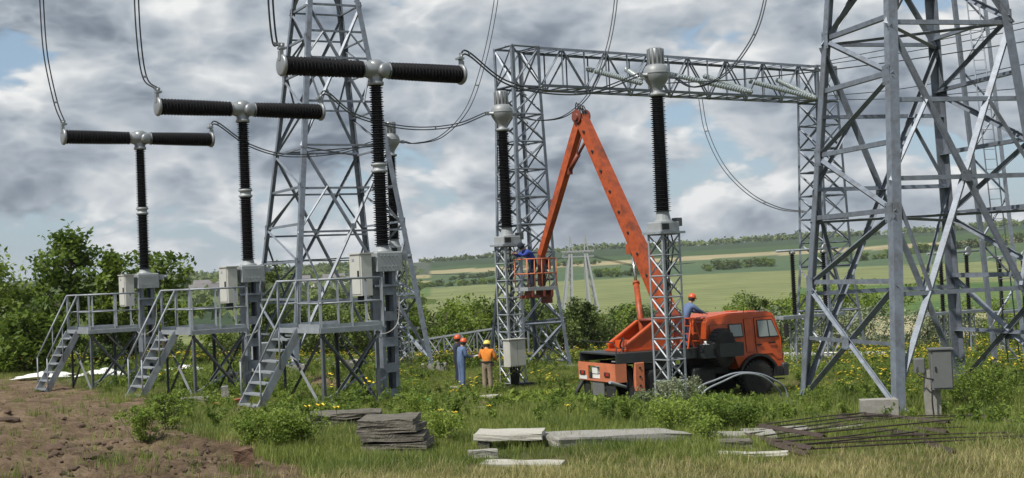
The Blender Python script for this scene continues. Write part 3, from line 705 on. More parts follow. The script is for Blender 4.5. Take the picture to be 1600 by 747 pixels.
# cabinet with a bundle of cables on the middle transformer support
def marshalling():
    o = CT[1].location; t = thing('marshalling_cabinet', 'light grey control cabinet hung on a lattice support in front of the orange-shirted worker', 'cabinet', o, YAW)
    b = MB(); b.bbox((-.30, -.60, .92), (.72, .42, .98), .02); b.build('body', CABW, t)
    MB().box((-.13, -.822, .92), (.34, .02, .90)).build('door', CABW, t); MB().box((-.48, -.822, .92), (.32, .02, .90)).build('door', CABW, t)
    b = MB(); b.box((-.30, -.62, 1.425), (.80, .50, .03)); b.build('rain_cap', CABW, t)
    b = MB()
    for k in range(7): b.tube(catmull([(-.55+.08*k, -.62, .45), (-.5+.06*k, -.6, .1), (-.45+.05*k, -.55, -.2), (-.45+.03*k, -.5, -.45)], 4), .026, 5)
    b.build('cable_bundle', CHASS, t)
    for z in (.7, 1.2): MB().beam((-.30, -.39, z), (-.30, -.33, z), .6, .05).build('bracket', GALV, t)
    return t
marshalling()

# ---------------------------------------------------------------- conductors
def wire(label, pts, r=.022, twin=None, spacers=True, group=None):
    pts = catmull(pts, 9)
    t = thing('conductor', label, 'cable', pts[0], 0, group); o = pts[0]
    offs = [Vector((0, 0, 0))] if not twin else [Vector(twin)*.5, Vector(twin)*-.5]
    for f in offs: MB().tube([p-o+f for p in pts], r, 6).build('strand', CABLE, t, fix=False)
    if twin and spacers:
        for k in range(9, len(pts)-3, 23):
            MB().beam(pts[k]-o+offs[0], pts[k]-o+offs[1], .05, .05).build('spacer', ALU, t)
        for k in (0, len(pts)-1):
            MB().beam(pts[k]-o+offs[0]*1.3, pts[k]-o+offs[1]*1.3, .09, .07).build('clamp', ALU, t)
    return t
tw = Gd*.11
def term(i, s): return bpt(i, s*2.385, 0, 8.30)
# up from the stair-side ends of the breakers, out over the camera's view
e = term(2, -1); wire('twin cable rising from the circuit breaker by the leafy trees', [e, P(87, 160, e.y), P(72, 90, e.y-.2), P(66, 20, e.y-.3), P(63, -60, e.y-.5)], .022, tw)
e = term(1, -1); wire('twin cable rising from the stair-side end of the middle circuit breaker', [e, P(226, 120, e.y), P(216, 50, e.y-.2), P(211, -60, e.y-.4)], .022, tw)
e = term(0, -1); wire('twin cable rising from the circuit breaker behind the mossy slabs', [e, P(430, 68, e.y), P(424, 20, e.y-.2), P(420, -60, e.y-.4)], .022, tw)
# loops from the breakers to the transformers
a, b = term(0, 1), cpt(0, -.70, 0, 9.80); wire('twin cable sagging from a circuit breaker to the transformer by the truck', [a, a+Gd*.25+Vector((0, 0, .05)), P(790, 128, 36), P(860, 144, 38.5), P(930, 142, 40.5), b], .022, (0, 0, .09))
a, b = term(1, 1), cpt(1, -.70, 0, 9.80); wire('twin cable sagging from the middle circuit breaker to the transformer by the lift', [a, a+Gd*.25+Vector((0, 0, .05)), P(560, 182, 43), P(640, 200, 46.5), P(710, 196, 49), b], .022, (0, 0, .09))
a, b = term(2, 1), cpt(2, -.70, 0, 9.80); wire('twin cable sagging from a circuit breaker to the half hidden transformer', [a, a+Gd*.25+Vector((0, 0, .05)), P(390, 227, 48), P(450, 243, 52), P(530, 238, 56), b], .022, (0, 0, .09))
# from the transformers up and away
a = cpt(0, .70, 0, 9.80); wire('twin cable swinging up from the transformer by the truck', [a, P(1085, 136, 43.4), P(1130, 118, 44), P(1165, 78, 45), P(1188, 30, 46), P(1205, -50, 47)], .022, Gd*.12)
a = cpt(1, .70, 0, 9.80); wire('twin cable swinging up from the transformer by the lift', [a, P(840, 188, 52), P(885, 180, 52.5), P(925, 140, 53), P(948, 80, 54), P(960, 20, 54.5), P(966, -50, 55)], .022, Gd*.14)
a = cpt(2, .70, 0, 9.80); wire('twin cable swinging up from the half hidden transformer', [a, P(650, 224, 60.5), P(690, 213, 61), P(730, 170, 61.5), P(755, 100, 62), P(772, 20, 62.5), P(782, -60, 63)], .022, Gd*.2)
# drop leads from the girder to the equipment beyond
wire('twin cable drooping from the gantry girder to a black post insulator', [P(1094, 152, 66), P(1104, 205, 64), P(1130, 260, 62), P(1170, 302, 60), P(1215, 325, 58), P(1258, 331, 57)], .02, (.16, 0, .03))

# glass insulator strings under the girder
def string(a, b, label):
    t = thing('insulator_string', label, 'insulator', a, 0, 'glass insulator strings on the girder'); v = b-a; n = int(v.length/.15)
    MB().tube([Vector(), v], .018, 6).build('rod', GALV, t)
    g = MB(); d = v.normalized()
    for k in range(1, n): g.lathe([(.04, 0), (.13, .03), (.135, .05), (.06, .075)], d*(k*v.length/n), d, 10)
    g.build('glass_discs', GLASSI, t)
    c = MB(); c.lathe([(.05, 0), (.05, .12)], d*(v.length-.1), d, 8); c.build('clamp', GALV, t)
    return t
for k, (x0, y0, x1, y1, lab) in enumerate([(915, 107, 1003, 130, 'string of glass discs left of the grey transformer head'), (978, 108, 1002, 124, 'short string of glass discs behind the grey transformer head'),
        (1043, 115, 1165, 143, 'string of glass discs right of the grey transformer head, lower of two'), (1098, 118, 1175, 144, 'string of glass discs right of the grey transformer head, upper of two'),
        (1168, 126, 1268, 152, 'string of glass discs ending at the far gantry column, lower of two'), (1212, 124, 1275, 154, 'string of glass discs ending at the far gantry column, upper of two')]):
    t0 = (x0-790)/480.; d0 = 63.0+10.5*t0; string(P(x0, y0, d0), P(x1, y1, d0-3.2-(.4*(k % 2))), lab)
# long lines crossing behind the right tower
for k, (pts, lab) in enumerate([([(1296, 95), (1380, 78), (1480, 60), (1620, 30)], 'uppermost of the thin lines crossing behind the heavy tower'),
        ([(1296, 100), (1390, 86), (1500, 66), (1620, 40)], 'second of the thin lines crossing behind the heavy tower'),
        ([(1042, 130), (1180, 122), (1400, 96), (1620, 62)], 'thin line from the transformer by the truck to beyond the heavy tower'),
        ([(1294, 150), (1400, 140), (1500, 122), (1620, 96)], 'thin line leaving the far gantry column at girder level'),
        ([(1296, 156), (1400, 154), (1500, 146), (1620, 136)], 'lowest of the thin lines leaving the far gantry column')]):
    d0 = 70 if k != 2 else 45
    wire(lab, [P(x, y, d0-12*(j/3) if k != 2 else d0+2*j) for j, (x, y) in enumerate(pts)], .02)
# ---------------------------------------------------------------- truck with aerial lift
TA = R(25); TO = Vector((7.41, 46.6, 0)); TO.z = CZ-4.42
TM = Matrix.Translation(TO) @ Matrix.Rotation(TA, 4, 'Z'); TI = TM.inverted()
def w2t(p): return TI @ Vector(p)
def truck():
    t = thing('aerial_lift_truck', 'orange cab-over truck carrying a folded orange knuckle-boom lift', 'truck', TO, TA)
    def ys(z): return 1.12 if z < 2.0 else 1.12-.13*(z-2.0)/.74
    # cab shell with a wheel arch cut out
    arch = [(.76*math.cos(a)*-1*-1, .62+.78*math.sin(a)) for a in np.linspace(R(25), R(155), 9)]
    prof = [(-.86, 1.36), (-1.85, 1.42), (-1.85, 2.60), (-1.80, 2.70), (-1.0, 2.80), (.66, 2.80), (.84, 2.70), (1.03, 1.98), (1.07, 1.6), (1.06, .98)]+[p for p in arch]
    vs = [(x, -ys(z), z) for x, z in prof]+[(x, ys(z), z) for x, z in prof]; n = len(prof)
    b = MB(); b.add(vs, [tuple(range(n)), tuple(range(2*n-1, n-1, -1))]+[(i, n+i, n+(i+1) % n, (i+1) % n) for i in range(n)])
    cab = b.build('cab', ORANGE, t)
    bm = bmesh.new(); bm.from_mesh(cab.data); ed = [e for e in bm.edges if len(e.link_faces) == 2 and e.calc_face_angle(0) > .3 and min(v.co.z for v in e.verts) > 1.5]
    bmesh.ops.bevel(bm, geom=ed, offset=.05, segments=2, affect='EDGES'); bm.to_mesh(cab.data); bm.free()
    def sidep(poly, off, name, m, parent, th=.012):
        for s in (-1,):
            q = MB(); k = len(poly); q.add([(x, s*(ys(z)+off), z) for x, z in poly]+[(x, s*(ys(z)+off-th), z) for x, z in poly], [tuple(range(k)), tuple(range(2*k-1, k-1, -1))]+[(i, k+i, k+(i+1) % k, (i+1) % k) for i in range(k)]); o = q.build(name, m, parent)
        return o
    def grow(poly, e):
        cx = sum(p[0] for p in poly)/len(poly); cz = sum(p[1] for p in poly)/len(poly); return [(x+(e if x > cx else -e), z+(e if z > cz else -e)) for x, z in poly]
    dp = [(.02, 1.42), (.02, 2.60), (.74, 2.62), (.98, 1.92), (1.0, 1.2), (.80, 1.2), (.62, 1.40)]
    sidep(grow(dp, .018), .004, 'door_seam', CHASS, cab, .01); door = sidep(dp, .012, 'door', ORANGE, cab)
    wp = [(.12, 1.98), (.12, 2.50), (.68, 2.50), (.87, 1.98)]
    sidep(grow(wp, .03), .016, 'window_frame', CHASS, door, .01); sidep(wp, .022, 'window', WINDOW, door, .01)
    sidep([(.50, 1.98), (.50, 2.50), (.53, 2.50), (.53, 1.98)], .03, 'window_divider', CHASS, door, .01)
    h = MB(); h.box((.12, -1.145, 1.72), (.16, .03, .05)); h.build('handle', CHASS, door)
    h = MB(); h.box((.62, -1.14, 1.76), (.26, .02, .06)); h.build('trim_strip', CHASS, door)
    pp = [(-.38, 1.50), (-.38, 2.58), (-.08, 2.58), (-.08, 1.50)]; sidep(grow(pp, .012), .003, 'panel_seam', CHASS, cab, .01); sidep(pp, .009, 'side_panel', ORANGE, cab)
    pr = [(-1.74, 1.66), (-1.74, 2.45), (-1.12, 2.45), (-1.12, 1.66)]; sidep(grow(pr, .012), .003, 'panel_seam', CHASS, cab, .01); sidep(pr, .009, 'side_panel', ORANGE, cab)
    wr = [(-.98, 2.04), (-.98, 2.42), (-.52, 2.42), (-.52, 2.04)]; sidep(grow(wr, .035), .006, 'window_frame', CHASS, cab, .01); sidep(wr, .014, 'rear_side_window', WINDOW, cab, .01)
    # windscreen and front
    w = MB(); w.add([(1.035, -1.02, 2.0), (1.035, 1.02, 2.0), (.875, .95, 2.62), (.875, -.95, 2.62)], [(0, 1, 2, 3)]); w.build('windscreen', WINDOW, cab)
    w = MB(); w.bbox((1.08, 0, .86), (.26, 2.42, .42), .05); w.build('front_bumper', DKGREY, t)
    for s in (-1, 1):
        w = MB(); w.lathe([(.11, 0), (.11, .03), (.0001, .035)], (1.21, s*.9, .88), (1, 0, 0), 12); w.build('headlight', WHITEP, t)
        w = MB(); w.tube([(.9, s*1.1, 2.5), (1.05, s*1.35, 2.45), (1.05, s*1.35, 1.9)], .014, 6); w.box((1.05, s*1.36, 2.16), (.05, .2, .42)); w.build('mirror', CHASS, cab)
    w = MB(); w.tube([(-.3, -.9, 2.74), (-.3, -.9, 3.05)], .012, 5); w.build('aerial', CHASS, cab)
    w = MB(); w.box((.35, -.3, 2.80), (.30, .18, .06)); w.box((.1, .4, 2.80), (.25, .4, .06)); w.build('roof_hatch', ORANGE, cab)
    # dark mudguard round the arch
    a = np.linspace(R(5), R(172), 14); ring = [(.80*math.cos(q), .62+.82*math.sin(q)) for q in a]; ri = [(.72*math.cos(q), .62+.74*math.sin(q)) for q in a[::-1]]
    for s in (-1, 1):
        g = MB(); g.prism(ring+ri, s*1.0, s*1.26, 'y'); g.build('mudguard', CHASS, t)
    g = MB(); g.box((.78, -1.1, .80), (.32, .25, .3)); g.box((.85, -1.1, .55), (.3, .22, .04)); g.build('cab_step', CHASS, t)
    # wheels
    def wheel(x, s, z=.62, ax=None):
        w = MB(); r = .61; y = s*1.0
        w.lathe([(.36, -.19), (.50, -.21), (.57, -.19), (r-.02, -.14), (r-.02, .14), (.57, .19), (.50, .21), (.36, .19)], (x, y, z), (0, 1, 0), 28)
        for k in range(26):
            an = k*2*math.pi/26; q = Matrix.Rotation(-an, 3, 'Y')
            for e in (-1, 1): w.box(Vector((x, y+e*.09, z))+q @ Vector((r-.012, 0, (e*.03))), (.05, .17, .07), q)
        ty = w.build('tyre', TYRE, None)
        e = link('wheel', None, t); ty.parent = e
        w = MB(); w.lathe([(.36, -.16), (.36, .15), (.33, .15), (.28, .08*s*s), (.16, .10), (.14, .17), (.0001, .18)], (x, y, z), (0, s, 0), 20); w.build('rim', DKGREY, e)
        return e
    for x in (0, -3.9):
        for s in (-1, 1): wheel(x, s)
    sp = link('spare_wheel', None, t)
    w = MB(); c = (-1.50, -1.34, 1.72); ax = (.42, -1, 0); w.lathe([(.34, -.19), (.50, -.21), (.58, -.17), (.61, -.12), (.61, .12), (.58, .17), (.50, .21), (.34, .19)], c, ax, 26)
    A3 = Vector(ax).normalized(); e1 = Vector((0, 0, 1)); e2 = A3.cross(e1)
    for k in range(24):
        an = k*2*math.pi/24; rd = e1*math.cos(an)+e2*math.sin(an); w.box(Vector(c)+rd*.60, (.06, .30, .08), Matrix((rd, A3, rd.cross(A3))).transposed())
    w.build('tyre', TYRE, sp); w = MB(); w.lathe([(.34, -.1), (.34, .1), (.2, .02), (.0001, .03)], c, ax, 20); w.build('rim', CHASS, sp)
    # frame, tanks and side gear
    f = MB()
    for s in (-1, 1): f.box((-2.2, s*.42, .98), (6.4, .10, .30))
    for x in (-5.2, -4.2, -3.2, -2.2, -1.2, .6): f.box((x, 0, .98), (.12, .8, .22))
    for x in (0, -3.9): f.lathe([(.10, -.95), (.10, -.2), (.22, -.1), (.22, .1), (.10, .2), (.10, .95)], (x, 0, .62), (0, 1, 0), 10)
    f.build('chassis_frame', CHASS, t)
    f = MB(); f.bbox((-2.1, -.95, .85), (.9, .5, .55), .08); f.build('fuel_tank', CHASS, t)
    f = MB(); f.bbox((-2.1, .95, .85), (1.2, .5, .5), .08); f.build('battery_box', CHASS, t)
    f = MB(); f.bbox((-1.35, 0, 1.25), (.9, 1.6, .8), .05); f.build('engine_cover', CHASS, t)
    for s in (-1, 1): MB().box((-3.9, s*1.12, 1.33), (1.5, .06, .22)).build('rear_mudguard', CHASS, t)
    # platform body
    f = MB(); f.box((-3.62, 0, 1.735), (3.45, 2.40, .05)); f.build('deck', DKGREY, t)
    for s in (-1, 1): MB().box((-3.62, s*1.215, 1.60), (3.45, .05, .30)).build('side_board', DKGREY, t)
    f = MB(); f.box((-1.62, -1.66, 1.66), (1.5, .04, .44)); f.box((-1.62, -1.28, 1.66), (1.5, .04, .44)); f.box((-2.35, -1.47, 1.66), (.04, .34, .44)); f.box((-.89, -1.47, 1.66), (.04, .34, .44)); f.box((-1.62, -1.47, 1.47), (1.46, .34, .04)); f.build('side_tray', DKGREY, t)
    f = MB(); f.box((-4.6, -1.0, 1.46), (1.35, .42, .03), Matrix.Rotation(R(4), 3, 'Y')); f.build('tool_lid', GALV, t)
    f = MB(); f.bbox((-4.53, -1.19, 1.0), (.36, .14, .90), .03); ob = f.build('outrigger_box', ORANGEF, t)
    f = MB()
    for z in (.72, 1.0, 1.28): f.lathe([(.035, 0), (.035, .02)], (-4.53, -1.262, z), (0, -1, 0), 8)
    f.build('bolts', CHASS, ob)
    for x in (-4.75, -2.75):
        for s in (-1, 1):
            f = MB(); f.beam((x, s*.9, 1.2), (x-.1, s*1.3, .18), .16, .16, (1, 0, 0)); f.box((x-.1, s*1.33, .13), (.36, .36, .05)); f.build('outrigger', CHASS, t)
    # rear panel with a recess and lamps
    rp = MB()
    for (ya, yb, za, zb) in ((-1.22, -.22, .86, 1.44), (.55, 1.22, .86, 1.44), (-.22, .55, 1.34, 1.44), (-.22, .55, .86, .92)): rp.box((-5.38, (ya+yb)/2, (za+zb)/2), (.05, yb-ya-.001, zb-za))
    rp.box((-5.2, -1.22, 1.15), (.40, .04, .58)); rp.box((-5.2, 1.22, 1.15), (.40, .04, .58)); pan = rp.build('rear_panel', ORANGEF, t)
    q = MB(); q.box((-5.05, .16, 1.12), (.04, .9, .6)); q.build('recess_back', DKGREY, t)
    q = MB(); q.bbox((-5.25, .22, 1.20), (.22, .34, .22), .02); q.box((-5.3, .12, 1.0), (.1, .5, .12)); q.build('recess_gear', WHITEP, t)
    for y in (-.72, .92):
        q = MB(); q.bbox((-5.42, y, 1.10), (.05, .34, .13), .02); lamp = q.build('tail_lamp', CHASS, pan)
        q = MB(); q.box((-5.45, y-.06, 1.10), (.015, .16, .09)); q.build('red_lens', REDL, lamp); 
    q = MB(); q.box((-5.45, -.83, 1.10), (.012, .07, .09)); q.build('amber_lens', AMBER, pan)
    q = MB(); q.box((-5.412, .90, .95), (.012, .50, .12)); q.build('number_plate', WHITEP, pan)
    q = MB(); q.box((-5.35, .0, .62), (.03, .78, .46)); q.build('hanging_sheet', CABG, t)
    q = MB(); q.box((-5.3, -.75, .62), (.03, .62, .48)); q.build('mud_flap', TYRE, t); q = MB(); q.box((-5.3, .85, .62), (.03, .4, .48)); q.build('mud_flap', TYRE, t)
    q = MB(); q.tube([(-5.35, 1.0, .85), (-5.55, 1.15, .45), (-5.7, 1.2, .12)], .07, 8); q.build('tow_bar', CHASS, t)
    q = MB(); q.tube([(-5.3, -1.1, 1.44), (-5.25, -1.1, 1.95), (-5.25, -.9, 2.1), (-5.3, 1.15, 2.12)], .018, 6); q.tube([(-5.25, -1.1, 1.7), (-4.9, -1.1, 2.0)], .014, 6); q.build('tail_rail', CHASS, t)
    q = MB(); q.tube(catmull([(-4.9, -.9, 1.8), (-4.7, -.6, 2.2), (-4.6, -.2, 1.9), (-4.4, -.6, 1.8)], 6), .03, 6); q.build('hose', CHASS, t)
    # pedestal: two wedge plates and cross plates
    for y in (-.62, .50):
        q = MB(); q.prism([(-4.65, 1.78), (-4.65, 1.95), (-3.55, 2.62), (-2.85, 2.62), (-2.85, 1.78)], y-.03, y+.03, 'y'); q.build('pedestal_plate', ORANGE, t)
        q = MB(); q.prism([(-4.66, 1.93), (-4.66, 2.0), (-3.55, 2.70), (-2.85, 2.70), (-2.85, 2.63), (-3.54, 2.63)], y-.09, y+.09, 'y'); q.build('plate_rim', ORANGE, t)
    q = MB(); q.box((-3.9, -.06, 1.80), (1.7, 1.3, .06)); q.box((-4.3, -.06, 1.98), (.3, 1.0, .25)); q.build('pedestal_base', ORANGE, t)
    q = MB(); q.lathe([(.55, 1.8), (.55, 2.1), (.48, 2.15), (.48, 2.66), (.6, 2.68), (.6, 2.76)], (-3.1, -.05, 0), n=20); q.build('turntable', REDP, t)
    # boom, in world coordinates
    Wp = Vector((5.0, 45.3, CZ-1.54)); Wa = P(908, 183, 48.56); Wb = P(846, 398, 50.35)
    p0, a0, b0 = w2t(Wp), w2t(Wa), w2t(Wb); hd = Vector((a0.x-p0.x, a0.y-p0.y, 0)).normalized(); sd = hd.cross(Vector((0, 0, 1)))
    def boom(a, b, prof, name, m):
        """prof: (fraction, depth, width)"""
        d = (b-a).normalized(); u = sd.cross(d).normalized(); vs = []; k = len(prof)
        for fr, dep, wid in prof:
            c = a.lerp(b, fr)
            for i, j in ((-1, -1), (1, -1), (1, 1), (-1, 1)): vs.append(c+sd*(i*wid/2)+u*(j*dep/2))
        fs = [(3, 2, 1, 0), tuple(range(4*k-4, 4*k))]+[(4*i+j, 4*i+(j+1) % 4, 4*i+4+(j+1) % 4, 4*i+4+j) for i in range(k-1) for j in range(4)]
        q = MB(); q.add(vs, fs); o = q.build(name, m, t); return o, d, u
    bo, d1, u1 = boom(p0-(a0-p0).normalized()*.5, a0, [(0, .48, .38), (.12, .54, .38), (.5, .47, .36), (1, .33, .32)], 'lower_boom', BOOM_SHADED)
    q = MB()
    for fr in np.linspace(.08, .92, 9):
        c = p0.lerp(a0, fr); q.lathe([(.05, -.215), (.05, .215)], c, sd, 8)
    q.build('pin_row', CHASS, bo)
    for fr, ln in ((.22, .5), (.46, .35), (.63, .45), (.80, .3)):       # bolted stiffening plates
        c = p0.lerp(a0, fr); q = MB(); q.beam(c-d1*ln/2+sd*.19, c+d1*ln/2+sd*.19, .02, .30, u1); q.build('stiffening_plate', REDP, bo)
    q = MB()
    for e in (-1, 1):
        for s in (-1, 1): q.beam(p0+u1*(e*.245)+sd*(s*.19), a0+u1*(e*.155)+sd*(s*.165), .03, .05, u1)
    q.build('edge_strip', BOOM_SHADED, bo)
    # pipe clipped along the side facing the camera
    q = MB(); q.tube([p0+sd*.22+u1*.1, a0+sd*.19+u1*.06], .022, 6); q.tube([p0+sd*.22-u1*.02, a0+sd*.19-u1*.02], .018, 6); q.build('oil_pipes', CHASS, bo)
    q = MB(); cpos = p0.lerp(a0, .335)-u1*.42*(1 if u1.dot(-hd) < 0 else -1); 
    lowside = u1 if u1.z < 0 else -u1
    cpos = p0.lerp(a0, .34)+lowside*.33; q.box(cpos, (.28, .28, .34)); q.build('cylinder_bracket', BOOM_SHADED, bo)
    cb = w2t(P(1005, 530, 45.0)); cm = cb.lerp(cpos, .60)
    q = MB(); q.tube([cb, cm], .10, 12); q.lathe([(.12, 0), (.12, .08)], cm, cpos-cb, 12); q.build('cylinder_barrel', BOOM_SHADED, t)
    q = MB(); q.tube([cm, cpos], .05, 10); q.build('cylinder_rod', CHROME, t)
    q = MB(); q.bbox(p0-hd*.1+Vector((0, 0, -.45)), (.75, .75, .9), .05); q.lathe([(.24, -.3), (.24, .3)], p0, sd, 14); q.build('turret_head', REDP, t)
    # knuckle
    q = MB()
    for s in (-1, 1):
        q.lathe([(.25, 0), (.25, .03)], a0+sd*(s*.2)+Vector((0, 0, .02)), sd*s, 16)
    q.lathe([(.13, -.30), (.13, .30)], a0, sd, 12); q.build('knuckle', REDP, t)
    q = MB()
    for k in range(4): q.tube(catmull([a0.lerp(p0, .05)+sd*(.2-.1*k)+u1*.1, a0+Vector((0, 0, .42+.03*k))+sd*(.15-.1*k)+hd*.05, a0.lerp(b0, .07)+sd*(.2-.1*k)], 5), .022, 6)
    q.build('hoses', CHASS, t)
    b2, d2, u2 = boom(a0, b0, [(0, .28, .26), (.15, .32, .26), (.6, .28, .24), (1, .22, .22)], 'upper_boom', BOOM_SHADED)
    inner = u2 if u2.dot(hd) < 0 else -u2
    q = MB(); ca, cbp = a0.lerp(p0, .10)+lowside*.1, a0.lerp(b0, .37)-inner*-.20; mid = ca.lerp(cbp, .5)
    q.tube([ca, mid], .05, 8); q.tube([mid, cbp], .085, 10); q.build('fold_cylinder', REDP, t)
    q = MB(); q.box(a0.lerp(b0, .37)+inner*.22, (.16, .16, .22)); q.build('lever_bracket', REDP, b2); q = MB(); q.box(a0.lerp(b0, .62)-inner*.2, (.14, .14, .14)); q.build('lever_bracket', REDP, b2)
    q = MB(); q.tube([a0.lerp(b0, .04)+inner*.32, a0.lerp(b0, .38)+inner*.3], .03, 6); q.build('lever_rod', REDP, b2)
    # cage
    cg = link('work_cage', None, t); fl = w2t(P(838, 451, 50.3)); M = Matrix.Rotation(YAW-TA, 3, 'Z')
    def cp(x, y, z): return fl+M @ Vector((x, y, z))
    q = MB(); q.box(cp(0, 0, 0), (1.34, .86, .13), M); q.build('floor', GREYP, cg)
    q = MB(); q.box(cp(-.1, 0, -.28), (1.2, .10, .12), M); q.box(cp(-.1, -.3, -.28), (1.2, .06, .10), M)
    for x in (-.45, .05, .4): q.box(cp(x, -.2, -.17), (.08, .5, .22), M)
    q.box(cp(.45, 0, -.4), (.3, .3, .3), M); q.build('carrier', REDP, cg)
    for z in (1.08, .55):
        q = MB(); q.tube([cp(-.64, -.40, z), cp(.64, -.40, z), cp(.64, .40, z), cp(-.64, .40, z), cp(-.64, -.40, z)], .024, 6); q.build('guard_rail', ORANGEF, cg)
    for x, y in [(-.64, -.40), (-.32, -.40), (0, -.40), (.32, -.40), (.64, -.40), (.64, .40), (-.64, .40), (0, .40)]:
        q = MB(); q.tube([cp(x, y, .05), cp(x, y, 1.08)], .022, 6); q.build('guard_post', ORANGEF, cg)
    q = MB(); q.box(cp(.47, -.1, .85), (.12, .25, .35), M); q.box(cp(.45, -.15, 1.08), (.22, .28, .08), M); q.build('control_console', REDP, cg)
    q = MB(); q.beam(b0, cp(.25, .0, .1), .22, .22); q.box(cp(.3, .05, .3), (.14, .14, .5), M); q.build('cage_pivot', REDP, t)
    q = MB()
    for k in range(4): q.tube(catmull([cp(.3, -.2, .9), cp(.1+.1*k, -.3, .6), cp(.2, -.1-.1*k, .3), cp(.35, 0, .1)], 4), .018, 5)
    q.build('hoses', CHASS, cg)
    return t, cp
TRK, CP = truck()
def tp(x, y, z): return TM @ Vector((x, y, z))
# step ladder and sacks on the deck
def stepladder():
    o = tp(-2.45, -1.0, 1.76); t = thing('stepladder', 'small orange stepladder standing on the truck deck', 'ladder', o, TA)
    for s in (-1, 1):
        for y in (-.22, .22): MB().beam((s*.28, y*1.2, 0), (s*.04, y*.8, .95), .05, .035).build('rail', ORANGE, t)
        for k in range(3):
            z = .22+.25*k; x = s*(.28-.24*z/.95); MB().box((x, 0, z), (.07, .44-.08*z, .025)).build('tread', ORANGE, t)
    MB().box((0, 0, .96), (.2, .38, .03)).build('top_step', ORANGE, t); return t
stepladder()
for k, (x, w) in enumerate(((-2.2, .20), (-1.98, .24), (-1.74, .20))):
    o = tp(x, -1.47, 1.60+.02*k); b = MB(); rs = np.random.RandomState(k)
    prof = [(w*.5, 0), (w*.75, .06), (w*.8, .16), (w*.5, .26), (w*.18, .32), (w*.25, .38)]; b.lathe(prof, n=10); b.v = [(x_*(1+.25*(rs.rand()-.5)), y_*(1+.25*(rs.rand()-.5)), z_) for x_, y_, z_ in b.v]
    s = b.build('sack', WHITEF); s.location = o; tag(s, ('white sack in the truck tray, next to the stepladder', 'largest white sack in the truck tray, between two others', 'white sack in the truck tray, next to the spare tyre')[k], 'sack', 'white sacks in the truck tray')
